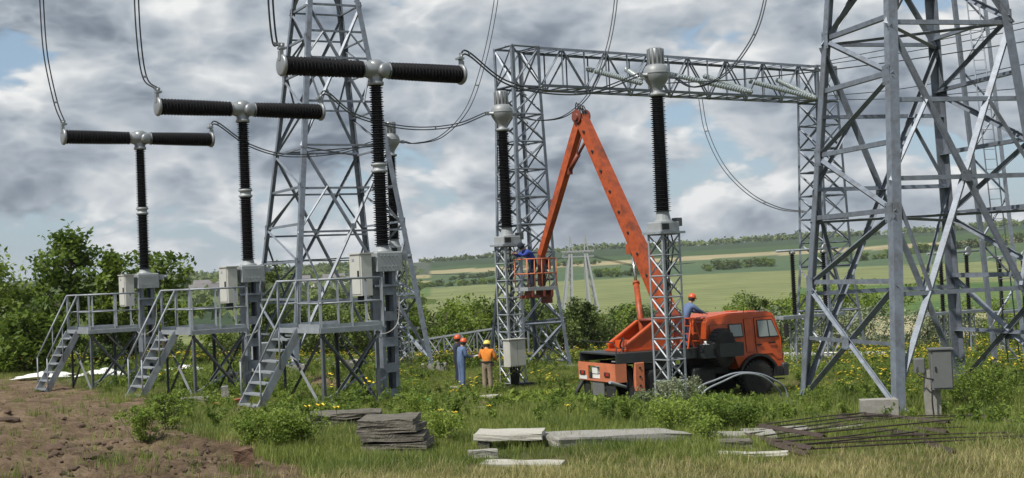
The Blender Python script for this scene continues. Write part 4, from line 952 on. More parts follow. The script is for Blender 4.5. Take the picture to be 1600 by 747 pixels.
# ---------------------------------------------------------------- people
def person(label, loc, rz, J, top, legs, helmet, belt=None, vest=None, scale=1.0):
    """J: joints in the figure's own frame (x to its right, y forward, z up)"""
    root = thing('person', label, 'person', loc, rz); root.scale = (scale,)*3
    V = []; E = []; Rr = []; tagv = []
    def v(p, r, tg): V.append(Vector(p)); Rr.append(r); tagv.append(tg); return len(V)-1
    def e(a, b): E.append((a, b))
    pel = v(J['pelvis'], (.180, .150), 'leg'); wst = v(Vector(J['pelvis']).lerp(Vector(J['chest']), .5), (.185, .155), 'top'); ch = v(J['chest'], (.205, .165), 'top')
    nb = v(J['neckbase'], (.075, .07), 'top'); nk = v(J['neck'], (.058, .058), 'skin'); hd = v(J['head'], (.082, .098), 'skin'); ht = v(J['crown'], (.070, .085), 'skin')
    for a, b in ((pel, wst), (wst, ch), (ch, nb), (nb, nk), (nk, hd), (hd, ht)): e(a, b)
    hands = []
    for s in 'LR':
        sh = v(J['sh'+s], (.098, .098), 'top'); el = v(J['el'+s], (.075, .075), 'top'); wr = v(J['wr'+s], (.038, .034), 'top'); e(ch, sh); e(sh, el); e(el, wr)
        pw, pe = Vector(J['wr'+s]), Vector(J['el'+s]); d = (pw-pe).normalized(); palm = v(pw+d*.055, (.042, .024), 'skin'); e(wr, palm)
        side = d.cross(Vector((0, 0, 1)));
        if side.length < .2: side = Vector((1, 0, 0))
        side.normalize(); dn = side.cross(d); dn = dn if dn.z < 0 else -dn
        kn = v(pw+d*.095, (.042, .020), 'skin'); e(palm, kn)
        for i, ln in enumerate((.062, .072, .068, .052)):
            o = side*(-.030+.020*i); a = v(pw+d*(.10+ln*.45)+o, (.0095,)*2, 'skin'); b = v(pw+d*(.10+ln*.75)+o+dn*.028, (.0085,)*2, 'skin'); e(kn, a); e(a, b)
        sg = 1 if s == 'L' else -1
        a = v(pw+d*.07+side*(sg*-.048)+dn*.01, (.011,)*2, 'skin'); b = v(pw+d*.105+side*(sg*-.058)+dn*.025, (.0095,)*2, 'skin'); e(palm, a); e(a, b)
        hp = v(J['hip'+s], (.118, .122), 'leg'); k_ = v(J['kn'+s], (.092, .095), 'leg'); an = v(J['an'+s], (.078, .082), 'leg'); hl = v(Vector(J['an'+s])+Vector((0, 0, -.05)), (.048, .055), 'boot'); to = v(J['to'+s], (.046, .034), 'boot')
        e(pel, hp); e(hp, k_); e(k_, an); e(an, hl); e(hl, to)
    me = bpy.data.meshes.new('skeleton'); me.from_pydata([tuple(p) for p in V], E, []); o = bpy.data.objects.new('skeleton', me); COL.objects.link(o)
    sk = o.modifiers.new('Skin', 'SKIN'); sk.use_smooth_shade = True
    for i, dv in enumerate(me.skin_vertices[0].data): dv.radius = Rr[i]; dv.use_root = (i == 0)
    sb = o.modifiers.new('Sub', 'SUBSURF'); sb.levels = 1; sb.render_levels = 1
    dg = bpy.context.evaluated_depsgraph_get(); body = bpy.data.meshes.new_from_object(o.evaluated_get(dg)); bpy.data.objects.remove(o)
    body.name = 'body'
    P_ = np.array([tuple(p) for p in V]); Rm = np.array([max(r) for r in Rr])
    cen = np.array([tuple(f.center) for f in body.polygons])
    near = np.argmin(np.linalg.norm(cen[:, None]-P_[None], axis=2)-Rm[None]*.9, axis=1)
    body.materials.clear()
    for m in (top, legs, SKIN, BOOT): body.materials.append(m)
    idx = {'top': 0, 'leg': 1, 'skin': 2, 'boot': 3}; body.polygons.foreach_set('material_index', [idx[tagv[k]] for k in near]); body.polygons.foreach_set('use_smooth', [True]*len(cen))
    # face: nose, brow, lips and ears grown onto the same mesh
    bm = bmesh.new(); bm.from_mesh(body); h = Vector(J['head']); c = Vector(J['crown']); upv = (c-h).normalized(); fw = Vector(J['face']).normalized(); fw = (fw-upv*fw.dot(upv)).normalized(); sd = fw.cross(upv)
    fr = Matrix((sd, fw, upv)).transposed()
    for p, s in (((0, .108, -.015), (.016, .022, .03)), ((0, .096, -.062), (.028, .012, .010)), ((.034, .094, .022), (.017, .008, .009)), ((-.034, .094, .022), (.017, .008, .009)), ((.087, 0, -.01), (.012, .022, .034)), ((-.087, 0, -.01), (.012, .022, .034))):
        r = bmesh.ops.create_icosphere(bm, subdivisions=1, radius=1, matrix=Matrix.Translation(h+fr @ Vector(p)) @ fr.to_4x4() @ Matrix.Diagonal((*s, 1)))
        for f in {f for vv in r['verts'] for f in vv.link_faces}: f.material_index = 2; f.smooth = True
    bm.to_mesh(body); bm.free(); link('body', body, root)
    # helmet and hair
    hm = MB(); o_ = h+upv*.035; hm.lathe([(.128, 0), (.130, .01), (.126, .05), (.112, .10), (.075, .14), (.03, .155), (.0001, .157)], o_, upv, 18); 
    hb = MB(); hm.add([o_+fr @ Vector(p) for p in ((-.11, .06, .004), (-.07, .16, -.006), (0, .185, -.008), (.07, .16, -.006), (.11, .06, .004), (-.11, .06, .016), (-.07, .16, .006), (0, .185, .004), (.07, .16, .006), (.11, .06, .016))], [(0, 1, 2, 3, 4), (9, 8, 7, 6, 5), (0, 5, 6, 1), (1, 6, 7, 2), (2, 7, 8, 3), (3, 8, 9, 4)], 0, False)
    hm.beam(o_+upv*.152-fr @ Vector((0, .09, .03)), o_+upv*.152+fr @ Vector((0, .09, -.03)), .025, .014, upv)
    hm.build('helmet', helmet, root)
    hr = MB(); hr.lathe([(.088, -.055), (.104, -.03), (.108, .02), (.10, .05)], h-fw*.012, upv, 16); hr.build('hair', BOOT, root)
    if belt:
        w_ = Vector(J['pelvis']); b = MB(); d = (Vector(J['chest'])-w_).normalized(); b.lathe([(.20, .03), (.208, .035), (.208, .075), (.20, .08)], w_, d, 16); b.v = [(x, (y-w_.y)*.82+w_.y, z) for x, y, z in b.v]
        for s in (-1, 1): b.box(w_+Vector((s*.2, .03, -.02)), (.07, .12, .16))
        b.build('tool_belt', BOOT, root)
    return root
def stand(lean=0., kn=.0, head_tilt=0.):
    J = {}; y = lean
    J['pelvis'] = (0, 0, .95); J['chest'] = (0, y*.7, 1.28); J['neckbase'] = (0, y*.9, 1.45); J['neck'] = (0, y*1.05+.01, 1.52); J['head'] = (0, y*1.1+.02+head_tilt, 1.61-head_tilt*.3); J['crown'] = (0, y*1.1+.02+head_tilt*1.6, 1.69-head_tilt*.5); J['face'] = (0, 1, -head_tilt*4)
    for s, q in (('L', -1), ('R', 1)):
        J['sh'+s] = (q*.205, y*.85, 1.40); J['el'+s] = (q*.28, y*.8-.03, 1.12); J['wr'+s] = (q*.25, y*.8+.05, .88)
        J['hip'+s] = (q*.095, 0, .88); J['kn'+s] = (q*.105, .02, .49); J['an'+s] = (q*.11, -.01, .10); J['to'+s] = (q*.135, .17, .035)
    return J
def gp(px, py, d=None):
    g = G(px, py); return g
# worker in blue with a clipboard, his mate behind him
J = stand(.06, head_tilt=.03)
J.update(elL=(-.24, .10, 1.12), wrL=(-.13, .34, 1.13), elR=(.24, .10, 1.12), wrR=(.14, .36, 1.10))
W1 = at(722, 50.4); person('worker in blue overalls and red helmet holding out a pale clipboard', W1, R(-62), J, BLUEC, BLUEC, HELR)
fwd = Vector((math.sin(R(62)), math.cos(R(62)), 0)); cbp = W1+fwd*.52+Vector((0, 0, 1.10))
b = MB(); b.box((0, 0, 0), (.24, .34, .018)); b.box((0, -.15, .014), (.1, .03, .015)); c = b.build('clipboard', WHITEP); c.location = cbp; c.rotation_euler = (R(10), 0, R(-62)); tag(c, 'pale clipboard held by the worker in blue overalls', 'clipboard')
J = stand(.02); J.update(elL=(-.27, .05, 1.14), wrL=(-.12, .28, 1.12), elR=(.24, .08, 1.14), wrR=(.16, .30, 1.16))
person('worker in a dark jacket and red helmet half hidden behind the one in blue', at(716, 51.5), R(-75), J, NAVY, NAVY, HELR)
J = stand(.07, head_tilt=.03); J.update(elL=(-.27, .12, 1.16), wrL=(-.20, .40, 1.22), elR=(.30, .06, 1.14), wrR=(.27, .32, 1.05))
person('worker in orange shirt, khaki trousers and yellow helmet facing the control cabinet', at(762, 49.6), R(-12), J, ORC, KHAKI, HELY, belt=True)
# worker bending in the lift cage towards the transformer
J = stand(); J['pelvis'] = (0, -.10, .93); J['chest'] = (0, .10, 1.20); J['neckbase'] = (0, .21, 1.34); J['neck'] = (0, .27, 1.40); J['head'] = (0, .34, 1.46); J['crown'] = (0, .39, 1.525); J['face'] = (0, .5, -.8)
for s, q in (('L', -1), ('R', 1)):
    J['sh'+s] = (q*.205, .17, 1.30); J['el'+s] = (q*.25, .36, 1.14); J['wr'+s] = (q*.16, .58, 1.22); J['hip'+s] = (q*.095, -.10, .87)
w = TM @ CP(-.22, -.05, .066); person('worker in a bright blue jacket bending over the rail of the lift cage', w, YAW+R(78), J, BLUEC2, NAVY, NAVY)
# worker on the deck leaning on the cab roof
J = stand(); J['pelvis'] = (0, -.02, .94); J['chest'] = (0, .16, 1.24); J['neckbase'] = (0, .25, 1.40); J['neck'] = (0, .29, 1.47); J['head'] = (0, .33, 1.56); J['crown'] = (0, .35, 1.64)
for s, q in (('L', -1), ('R', 1)): J['sh'+s] = (q*.185, .22, 1.36); J['el'+s] = (q*.23, .44, 1.17); J['wr'+s] = (q*.17, .68, 1.10)
person('worker in blue and red helmet standing on the truck deck, leaning on the cab', tp(-2.42, -.62, 1.765), TA+R(-90), J, BLUEC, BLUEC, HELR)
# ---------------------------------------------------------------- loose things on the ground
def rough_box(size, seed, jit=.012, cuts=3, bev=.015):
    bm = bmesh.new(); bmesh.ops.create_cube(bm, size=1); bmesh.ops.scale(bm, vec=size, verts=bm.verts)
    bmesh.ops.subdivide_edges(bm, edges=bm.edges, cuts=cuts, use_grid_fill=True)
    rs = random.Random(seed)
    for v in bm.verts:
        v.co += Vector((rs.uniform(-1, 1), rs.uniform(-1, 1), rs.uniform(-1, 1)))*jit
    me = bpy.data.meshes.new('slab'); bm.to_mesh(me); bm.free(); return me
def slab(name, label, cat, loc, rz, size, m, seed=0, tilt=(0, 0), group=None, jit=.01):
    me = rough_box(size, seed, jit); me.materials.append(m); o = link(name, me); o.location = Vector(loc)+Vector((0, 0, size[2]/2)); o.rotation_euler = (tilt[0], tilt[1], rz); return tag(o, label, cat, group)
g = G(612, 712); names = ['lowest', 'second from the bottom', 'third from the bottom', 'fourth from the bottom', 'topmost']
z = g.z-.03
for k in range(5):
    w = (.82, .86, .84, .80, .74)[k]; off = (.05, .06, .02, -.02, -.05)[k]; h = .095
    slab('precast_block', 'weathered concrete slab, %s of the tall mossy stack' % names[k], 'slab', (g.x+off, g.y+.35+.02*k, z), R(-8+3*(k % 3)), (w, .7, h-.012), CONCD, k, (R((-1, 1, 0, -1, 1)[k]), R((1, -.5, .8, -1, .5)[k])), 'weathered slabs in a stack', .009); z += h+.008
g = G(520, 676)
for k in range(2):
    slab('precast_block', ('weathered slab lying in weeds at the platform legs, lower of two', 'weathered slab lying in weeds at the platform legs, upper of two')[k], 'slab', (g.x+.1*k, g.y+.9, g.z+.02+.12*k), R(8-4*k), (1.1, .6, .09), CONCD, 20+k, group='weathered slabs below the platform', jit=.02)
# pale slabs in the grass
g = G(795, 704); gz_ = hz(g.x, g.y+.3)
slab('support_block', 'dark concrete block carrying one end of the pale raised slab', 'block', (g.x-.32, g.y+.35, gz_-.05), 0, (.16, .45, .16), CONCD, 31)
slab('support_block', 'dark concrete block under the pale raised slab beside the long slab', 'block', (g.x+.34, g.y+.38, gz_-.05), 0, (.16, .45, .16), CONCD, 32)
slab('precast_block', 'pale square slab raised on two dark blocks', 'slab', (g.x+.02, g.y+.38, gz_+.112), R(-6), (.88, .62, .09), SLABW, 33, (0, R(1)))
a, b_ = G(850, 700), G(1058, 692); c_ = (a+b_)/2; slab('precast_block', 'long grey concrete slab running through the grass', 'slab', (c_.x, c_.y+.35, hz(c_.x, c_.y+.35)-.02), math.atan2(b_.y-a.y, b_.x-a.x), ((b_-a).length, .85, .15), CONC, 34, (0, math.atan2(a.z-b_.z, (b_-a).length)), jit=.012)
a, b_ = G(872, 690), G(1040, 683); c_ = (a+b_)/2; slab('precast_block', 'narrow concrete strip lying behind the long grey slab', 'slab', (c_.x, c_.y+.9, hz(c_.x, c_.y+.9)-.02), math.atan2(b_.y-a.y, b_.x-a.x), ((b_-a).length, .25, .10), CONC, 35, (0, math.atan2(a.z-b_.z, (b_-a).length)))
g = G(816, 728); slab('precast_block', 'thin white slab lying flat in the short dry grass', 'slab', (g.x, g.y, g.z+.005), R(-14), (.98, .34, .04), SLABW, 36, (R(2), R(1)), jit=.005)
g = G(755, 716); slab('stone_block', 'short grey kerb stone beside the thin white slab', 'kerb', (g.x, g.y, g.z-.02), R(4), (.36, .16, .12), CONC, 37)
for k, (px, py, w, dpt, h, rz, m, lab) in enumerate([(1160, 690, .95, .55, .12, -3, CONC, 'grey slab at the end of the rusty bars beside the weeds'), (1215, 681, 1.0, .5, .1, 2, CONC, 'flat grey slab under the rusty bars'), (1150, 700, .40, .3, .1, 4, CONCD, 'dark slab stub under the grey slab beside the weeds'),
        (1178, 713, .85, .22, .05, -14, SLABW, 'narrow pale slab in front of the rusty bars'), (1295, 676, 1.2, .4, .08, 3, CONC, 'grey slab half buried under the crossing rusty bars'), (1430, 664, .9, .5, .06, -4, SLABW, 'pale slab at the foot of the heavy tower'),
        (756, 622, 1.1, .6, .08, 5, SLABW, 'pale slab at the feet of the worker in orange'), (702, 607, .8, .5, .06, 5, SLABW, 'pale slab left of the worker in blue overalls'), (752, 640, .9, .3, .05, 2, CONC, 'grey board in the grass before the worker in orange'), (648, 612, .5, .35, .05, 20, SLABW, 'small pale slab between the breaker column and the tower foot')]):
    g = G(px, py); slab('precast_block', lab, 'slab', (g.x, g.y+.1, g.z-.01), R(rz), (w, dpt, h), m, 40+k)
g = G(1374, 657); slab('concrete_block', 'upright concrete block beside the leg of the heavy tower', 'block', (g.x, g.y, g.z-.02), R(-8), (.78, .40, .48), CONC, 60, jit=.006)
# rusty frames: angle bars with thin rods between
def rframe(label, ends, n, hgt):
    (a0, a1), (b0, b1) = [[G(*p)+Vector((0, 0, hgt)) for p in e] for e in ends]
    t = thing('rebar_frame', label, 'rebar', a0, 0, 'rusty reinforcing frames in a pile')
    for p, q in ((a0, a1), (b0, b1)): MB().angle(p-a0, q-a0, .065, .01, (0, -.3, 1)).build('angle_bar', RUST, t, fix=False)
    for k in range(n):
        f = (k+.5)/n; p = a0.lerp(a1, f); q = b0.lerp(b1, f+random.uniform(-.16, .16)); m_ = (p+q)/2+Vector((0, random.uniform(-.04, .04), random.uniform(-.02, .02)))
        MB().tube(catmull([p-a0, m_-a0, q-a0+(q-p)*.04], 4), .0115, 5).build('rod', RUST, t, fix=False)
    return t
rframe('rusty frame of angle bars and rods nearest the narrow pale slab', (((1163, 690), (1270, 713)), ((1300, 672), (1450, 692))), 5, .13)
rframe('rusty frame of angle bars and rods lying across the flat slab', (((1188, 680), (1288, 699)), ((1352, 658), (1482, 675))), 5, .18)
rframe('rusty frame of angle bars and rods reaching away past the heavy tower', (((1310, 662), (1480, 688)), ((1515, 658), (1640, 676))), 5, .15)
rframe('rusty frame of rods lying lowest in the grass', (((1200, 696), (1262, 716)), ((1560, 682), (1640, 696))), 3, .08)
for k, (p, q, lab) in enumerate([((1310, 656), (1352, 662), 'short rusty channel propped on the pile of frames'), ((1440, 690), (1492, 710), 'short rusty bar stuck out of the pile towards the dry grass'), ((1355, 657), (1470, 672), 'long rusty bar crossing the top of the pile')]):
    a, b_ = G(*p), G(*q); o = MB().angle((0, 0, 0), b_-a, .08, .012, (0, -.4, 1)).build('rusty_bar', RUST, None, fix=False); o.location = a+Vector((0, 0, .17 if k != 1 else .06)); tag(o, lab, 'bar')
a = G(1292, 658); b = MB(); b.tube(catmull([(0, 0, .1), (-.4, .1, .16), (-.62, -.1, .12), (-.4, -.3, .08), (.3, -.2, .12), (.7, -.1, .15)], 6), .016, 6); o = b.build('cable_loop', CHASS); o.location = a; tag(o, 'loop of black cable at the end of the rusty pile', 'cable')
# junction box on a concrete post at the tower foot
def post_box():
    g = G(1462, 655); g = Vector((g.x, g.y, g.z)); t = thing('junction_box_post', 'grey weathered junction box on a concrete post at the heavy tower', 'junction box', g, R(-6))
    me = rough_box((.30, .24, 1.1), 70, .006); me.materials.append(CONC); o = link('post', me, t); o.location = (-.02, .12, .50)
    b = MB(); b.bbox((.15, -.05, 1.06), (.44, .30, .84), .02); bx = b.build('box_body', CABG, t)
    MB().box((.15, -.212, 1.06), (.38, .02, .76)).build('door', CABG, bx); MB().box((.15, -.06, 1.495), (.50, .38, .03)).build('rain_cap', CABG, bx)
    MB().box((.01, -.23, 1.08), (.03, .03, .10)).build('handle', CHASS, bx)
    b = MB(); b.bbox((-.28, .05, 1.15), (.22, .2, .3), .02); b.build('small_box', CABG, t)
    b = MB(); b.tube(catmull([(-.3, 0, 1.2), (-.35, -.1, 1.0), (-.2, -.2, .9), (.0, -.2, .85)], 4), .018, 5); b.tube(catmull([(-.05, -.14, .85), (-.08, -.16, .4), (-.05, -.14, 0)], 4), .018, 5); b.build('cable', CHASS, t)
post_box()
# bent conduits springing out of the ground before the truck
for lab, pts in (('upper of two bent grey pipes arching over the weeds by the truck', [(1092, 606, 0), (1118, 594, 12), (1150, 583, 22), (1185, 584, 22), (1210, 594, 14), (1226, 606, 0)]), ('lower of two bent grey pipes arching over the weeds by the truck', [(1100, 612, 0), (1130, 596, 15), (1160, 584, 25), (1190, 588, 20), (1212, 604, 6), (1220, 616, 0)])):
    d0 = 41.5; a = P(pts[0][0], pts[0][1], d0); p3 = [P(x, y, d0+.3*i) for i, (x, y, _) in enumerate(pts)]
    p3 = [p3[0]-Vector((.25, 0, .5))]+p3+[p3[-1]+Vector((.12, 0, -.5))]
    b = MB(); b.tube([p-a for p in catmull(p3, 6)], .03, 8); o = b.build('bent_pipe', GALV); o.location = a; tag(o, lab, 'pipe', 'bent grey pipes')
for k, (p, q, r, m, lab) in enumerate([((953, 600), (1030, 622), .05, GALV, 'grey pole leaning down from the rear of the truck'), ((965, 622), (1060, 634), .035, GALV, 'thin grey pole lying in weeds behind the truck'), ((900, 632), (960, 636), .05, WOOD, 'grey stick lying in the low ground cover')]):
    a, b_ = G(*p), G(*q)
    if k == 0: a = P(p[0], p[1], 42.5)
    b = MB(); b.tube([(0, 0, r), b_-a+Vector((0, 0, r))], r, 8); o = b.build('pole', m); o.location = a; tag(o, lab, 'pole')
# white sheeting by the far stairs
for k, (px, py, w, dpt, lab) in enumerate([(70, 592, 2.0, 1.0, 'crumpled white plastic sheet on bare earth by the stairs'), (165, 588, 1.8, .8, 'white plastic sheet bunched under the service platform'), (290, 580, 1.3, .6, 'white plastic sheet among yellow flowers')]):
    g = G(px, py); rs = np.random.RandomState(50+k); n = 22; vs = []; fs = []
    X, Y = np.meshgrid(np.linspace(-1, 1, n), np.linspace(-1, 1, n)); Z = np.zeros_like(X)
    for _ in range(14):
        th = rs.rand()*6.28; f = 2+rs.rand()*7; Z += .045*np.abs(np.sin(f*(X*math.cos(th)+Y*math.sin(th))+rs.rand()*6))
    ed = 1+.15*np.sin(5*np.arctan2(Y, X)+k); Z *= np.clip(1.3-np.sqrt(X**2+Y**2), 0, 1)
    for j in range(n):
        for i in range(n): x, y = X[j, i]*w/2*ed[j, i], Y[j, i]*dpt/2*ed[j, i]; vs.append((x, y, hz(g.x+x, g.y+y)-g.z+Z[j, i]*.45+.05))
    fs = [(j*n+i, j*n+i+1, (j+1)*n+i+1, (j+1)*n+i) for j in range(n-1) for i in range(n-1)]
    b = MB(); b.add(vs, fs, 0, False); o = b.build('plastic_sheet', WHITEF); o.location = g; tag(o, lab, 'sheet')
b = MB(); g = G(60, 583); b.tube(catmull([(-1.6, -.2, .05), (-.8, .1, .08), (.2, .0, .12), (1.2, .5, .2), (2.0, .8, .5)], 5), .045, 7); o = b.build('dead_branch', BARK); o.location = g; tag(o, 'dark dead branch lying along the white plastic sheet', 'branch')
# trough of blocks, low table and orange plank between the platforms
g = G(352, 628); slab('concrete_post', 'short upright concrete post at the end of the block row', 'post', (g.x, g.y, g.z-.05), R(10), (.16, .2, .42), CONC, 80)
for k in range(4):
    g = G(372+13*k, 620-1.5*k); slab('concrete_block', 'dark concrete block in a short row behind the orange plank', 'block', (g.x, g.y+.2, g.z-.03), R(12), (.30, .3, .30), CONCD, 81+k, group='dark blocks in a row')
a, b_ = G(316, 640), G(384, 631); c_ = (a+b_)/2; slab('plank', 'orange-brown plank lying on bare earth', 'plank', (c_.x, c_.y, c_.z), math.atan2(b_.y-a.y, b_.x-a.x), ((b_-a).length, .12, .12), WOODO, 86, jit=.006)
g = G(378, 612); t = thing('bench', 'low bench of a pale board on two posts', 'bench', g, R(15)); MB().box((0, 0, .5), (1.0, .4, .06)).build('board', CONC, t)
for s in (-1, 1): MB().box((s*.3, 0, .2), (.14, .16, .58)).build('post', CONCD, t)
g = G(268, 636); slab('concrete_block', 'small pale block beside the stairs of the middle platform', 'block', (g.x, g.y, g.z), R(15), (.34, .3, .14), SLABW, 90)
g = G(300, 630); slab('concrete_post', 'thin grey beam lying between stairs and block row', 'beam', (g.x, g.y, g.z), R(8), (.8, .12, .14), CONC, 91)
b = MB(); b.add([(-.35, 0, .02), (0, -.1, .16), (.3, -.2, .03), (-.1, .4, .05), (.15, .3, .18), (.45, .2, .03), (-.35, 0, .0), (0, -.1, .13), (.3, -.2, .0), (-.1, .4, .02), (.15, .3, .15), (.45, .2, .0)], [(0, 1, 4, 3), (1, 2, 5, 4), (6, 9, 10, 7), (7, 10, 11, 8), (0, 3, 9, 6), (2, 8, 11, 5), (0, 6, 7, 1), (1, 7, 8, 2), (3, 4, 10, 9), (4, 5, 11, 10)]); o = b.build('folded_sheet', GREENS); o.location = G(652, 634); tag(o, 'folded green sheet at the foot of the breaker column', 'sheet')
# floor cabinet behind the stairs and sacks under the platform
g = at(414, 39.5); t = thing('floor_cabinet', 'grey floor cabinet standing behind the stairs by the mossy stack', 'cabinet', g, YAW)
b = MB(); b.bbox((0, 0, .72), (.55, .45, 1.3), .02); bd = b.build('body', GREYP, t); MB().box((-.285, 0, .75), (.02, .38, 1.1)).build('door', GREYP, bd); MB().box((0, 0, .04), (.6, .5, .14)).build('plinth', CONC, t)
for k, (px, py, lab) in enumerate([(538, 578, 'pale filled sack lying under the tall tower, nearer the platform'), (556, 576, 'pale filled sack lying under the tall tower, nearer the breaker column')]):
    b = MB(); b.lathe([(.0001, -.5), (.16, -.46), (.24, -.25), (.26, 0), (.24, .25), (.15, .46), (.0001, .5)], (0, 0, .2), (1, .2, 0), 12); b.v = [(x, y, max(0, z*(.85+.06*math.sin(9*x+k)))) for x, y, z in b.v]; o = b.build('sack', SACKM); o.location = G(px, py); o.rotation_euler = (0, 0, .5*k); tag(o, lab, 'sack')
# beams lying in the meadow
for k, (p, q, w, h, m, lab) in enumerate([((400, 573), (512, 571), .35, .3, WHITEP, 'white concrete beam lying in the meadow behind the stairs'), ((420, 548), (560, 545), .25, .22, RUST, 'rusty girder lying at the meadow edge'), ((1210, 562), (1425, 560), .3, .3, WHITEP, 'long white pipe lying behind the heavy tower'), ((690, 560), (780, 560), .2, .18, GALV, 'grey steel beam lying in yellow flowers')]):
    a, b_ = G(*p), G(*q); c_ = (a+b_)/2
    if k == 2:
        b = MB(); b.tube([a-c_, b_-c_], .17, 12); o = b.build('pipe', m)
    else: b = MB(); b.beam(a-c_, b_-c_, w, h); o = b.build('beam', m)
    o.location = c_+Vector((0, 0, .2)); tag(o, lab, 'pipe' if k == 2 else 'beam')
# fallen lattice mast section
def fallen():
    a, b_ = at(628, 70), at(872, 66); t = thing('fallen_mast', 'section of lattice mast lying on its side at the meadow edge', 'mast', a)
    ax = (b_-a); y = Vector((-ax.y, ax.x, 0)).normalized()
    def quad(o, s, z): return [o+y*(-s/2)+Vector((0, 0, z)), o+y*(s/2)+Vector((0, 0, z)), o+y*(s/2)+Vector((0, 0, z+s)), o+y*(-s/2)+Vector((0, 0, z+s))]
    lattice_box(t, quad(Vector(), .85, .25), quad(ax, 2.1, .25), 9, .09, .055, m=GALV)
    return t
fallen()
# clods of earth
rs = random.Random(5)
def clod(seed, m=EARTH, sub=2):
    bm = bmesh.new(); bmesh.ops.create_icosphere(bm, subdivisions=sub, radius=1); r = random.Random(seed)
    ph = [(r.uniform(0, 6), Vector((r.uniform(-1, 1), r.uniform(-1, 1), r.uniform(-1, 1)))*3) for _ in range(5)]
    for v in bm.verts:
        k = 1+sum(.11*math.sin(v.co.dot(d)+p) for p, d in ph)+r.uniform(-.12, .12); v.co *= k; v.co.z *= .62
    me = bpy.data.meshes.new('clod'); bm.to_mesh(me); bm.free(); me.materials.append(m); return me
CL = [clod(k) for k in range(5)]
for k in range(150):
    px = rs.choice([rs.uniform(-30, 330), rs.uniform(80, 200), rs.uniform(220, 330)]); py = rs.choice([rs.uniform(690, 760), rs.uniform(690, 725), rs.uniform(640, 690)])
    if px > 200 and py < 690: continue
    g = G(px, py); o = link('earth_clod', rs.choice(CL)); s = rs.choice([.02, .025, .03, .04, .05, .07]); o.scale = (s*1.2, s, s*1.1); o.rotation_euler = (0, 0, rs.uniform(0, 6)); o.location = g+Vector((0, 0, s*.2)); tag(o, 'loose clod of brown earth on the bare ground', 'clod', 'loose clods of earth')
for k, (px, py, s, lab) in enumerate([(83, 702, .11, 'dark lump of earth standing alone on the bare ground'), (118, 706, .13, 'largest dark lump of earth in the middle of the bare ground'), (146, 716, .10, 'dark lump of earth at the end of the row of lumps'), (8, 660, .18, 'big dark heap of earth beside the track')]):
    o = link('earth_clod', CL[k]); o.location = G(px, py)+Vector((0, 0, .02)); o.scale = (s*1.5, s, s*.7); tag(o, lab, 'clod')
g = G(380, 727); o = link('earth_block', rough_box((.24, .2, .23), 99, .025, 2)); o.data.materials.append(mat('brown_stone', (.13, .075, .045), .95, 0, .35, 9, .8, (.06, .04, .03), .6)); o.location = g+Vector((0, 0, .09)); o.rotation_euler = (0, 0, R(12)); tag(o, 'squarish brown block of earth at the edge of the weeds', 'block')
# ---------------------------------------------------------------- switchgear beyond the right tower
def disconnector(loc, label, n=2, rz=YAW):
    t = thing('disconnector', label, 'disconnector', loc, rz, 'disconnectors beyond the heavy tower')
    for k in range(n):
        x = (k-(n-1)/2)*1.9
        lattice_box(t, [Vector((x+sx*.18, sy*.18, 0)) for sx, sy in ((-1, -1), (1, -1), (1, 1), (-1, 1))], [Vector((x+sx*.18, sy*.18, 2.2)) for sx, sy in ((-1, -1), (1, -1), (1, 1), (-1, 1))], 4, .06, .03, m=GALV, joined=True)
        b = MB(); sheds(b, (x, 0, 2.35), (0, 0, 1), 2.6, .13, .12, 30, .6, 10); b.build('post_insulator', BLACKI, t)
        b = MB(); b.lathe([(.14, 4.95), (.14, 5.05), (.08, 5.1)], (x, 0, 0), n=10); b.build('top_cap', ALU, t)
    b = MB(); b.box((0, 0, 2.26), (1.9*n, .5, .14)); b.build('base_frame', GALV, t)
    b = MB(); b.tube([(-.95*n, 0, 5.1), (.95*n, 0, 5.16)], .05, 8); b.build('contact_arm', GALV, t)
    b = MB(); b.lathe([(.2, -.05), (.24, 0), (.2, .05)], (.95*n-.8, 0, 5.16), (0, 1, 0), 14); b.build('contact_jaw', ALU, t)
for px, d, lab in ((1500, 66, 'disconnector with two black posts seen through the heavy tower'), (1272, 60, 'disconnector with two black posts beside the far gantry column'), (1590, 72, 'disconnector with two black posts at the pale field')):
    disconnector(at(px, d), lab)
# ladder mast behind the tower
def ladder_mast():
    a = at(1583, 52); t = thing('ladder_mast', 'slender dark mast with a long rung ladder behind the heavy tower', 'mast', a)
    top = P(1512, -30, 52)-a; b0 = Vector((0, 0, 0))
    def pt(u, s): return b0.lerp(top, u)+Vector((s, 0, 0))
    for s, r in ((-.62, .10), (.62, .10)): MB().angle(pt(0, s), pt(1, s), .15, .018, (s, -1, 0)).build('rail', STEEL, t, fix=False)
    for s in (-.22, .22): MB().tube([pt(.02, s+.1), pt(1, s+.1)], .025, 6).build('ladder_rail', STEEL, t)
    for k in range(38): MB().tube([pt(.03+k*.0255, -.12), pt(.03+k*.0255, .32)], .014, 5).build('rung', STEEL, t, fix=False)
    for k in range(9): MB().angle(pt(k/9, -.62 if k % 2 else .62), pt((k+1)/9, .62 if k % 2 else -.62)+Vector((0, .15, 0)), .06, .008, (0, -1, 0)).build('diagonal_brace', STEEL, t, fix=False)
ladder_mast()
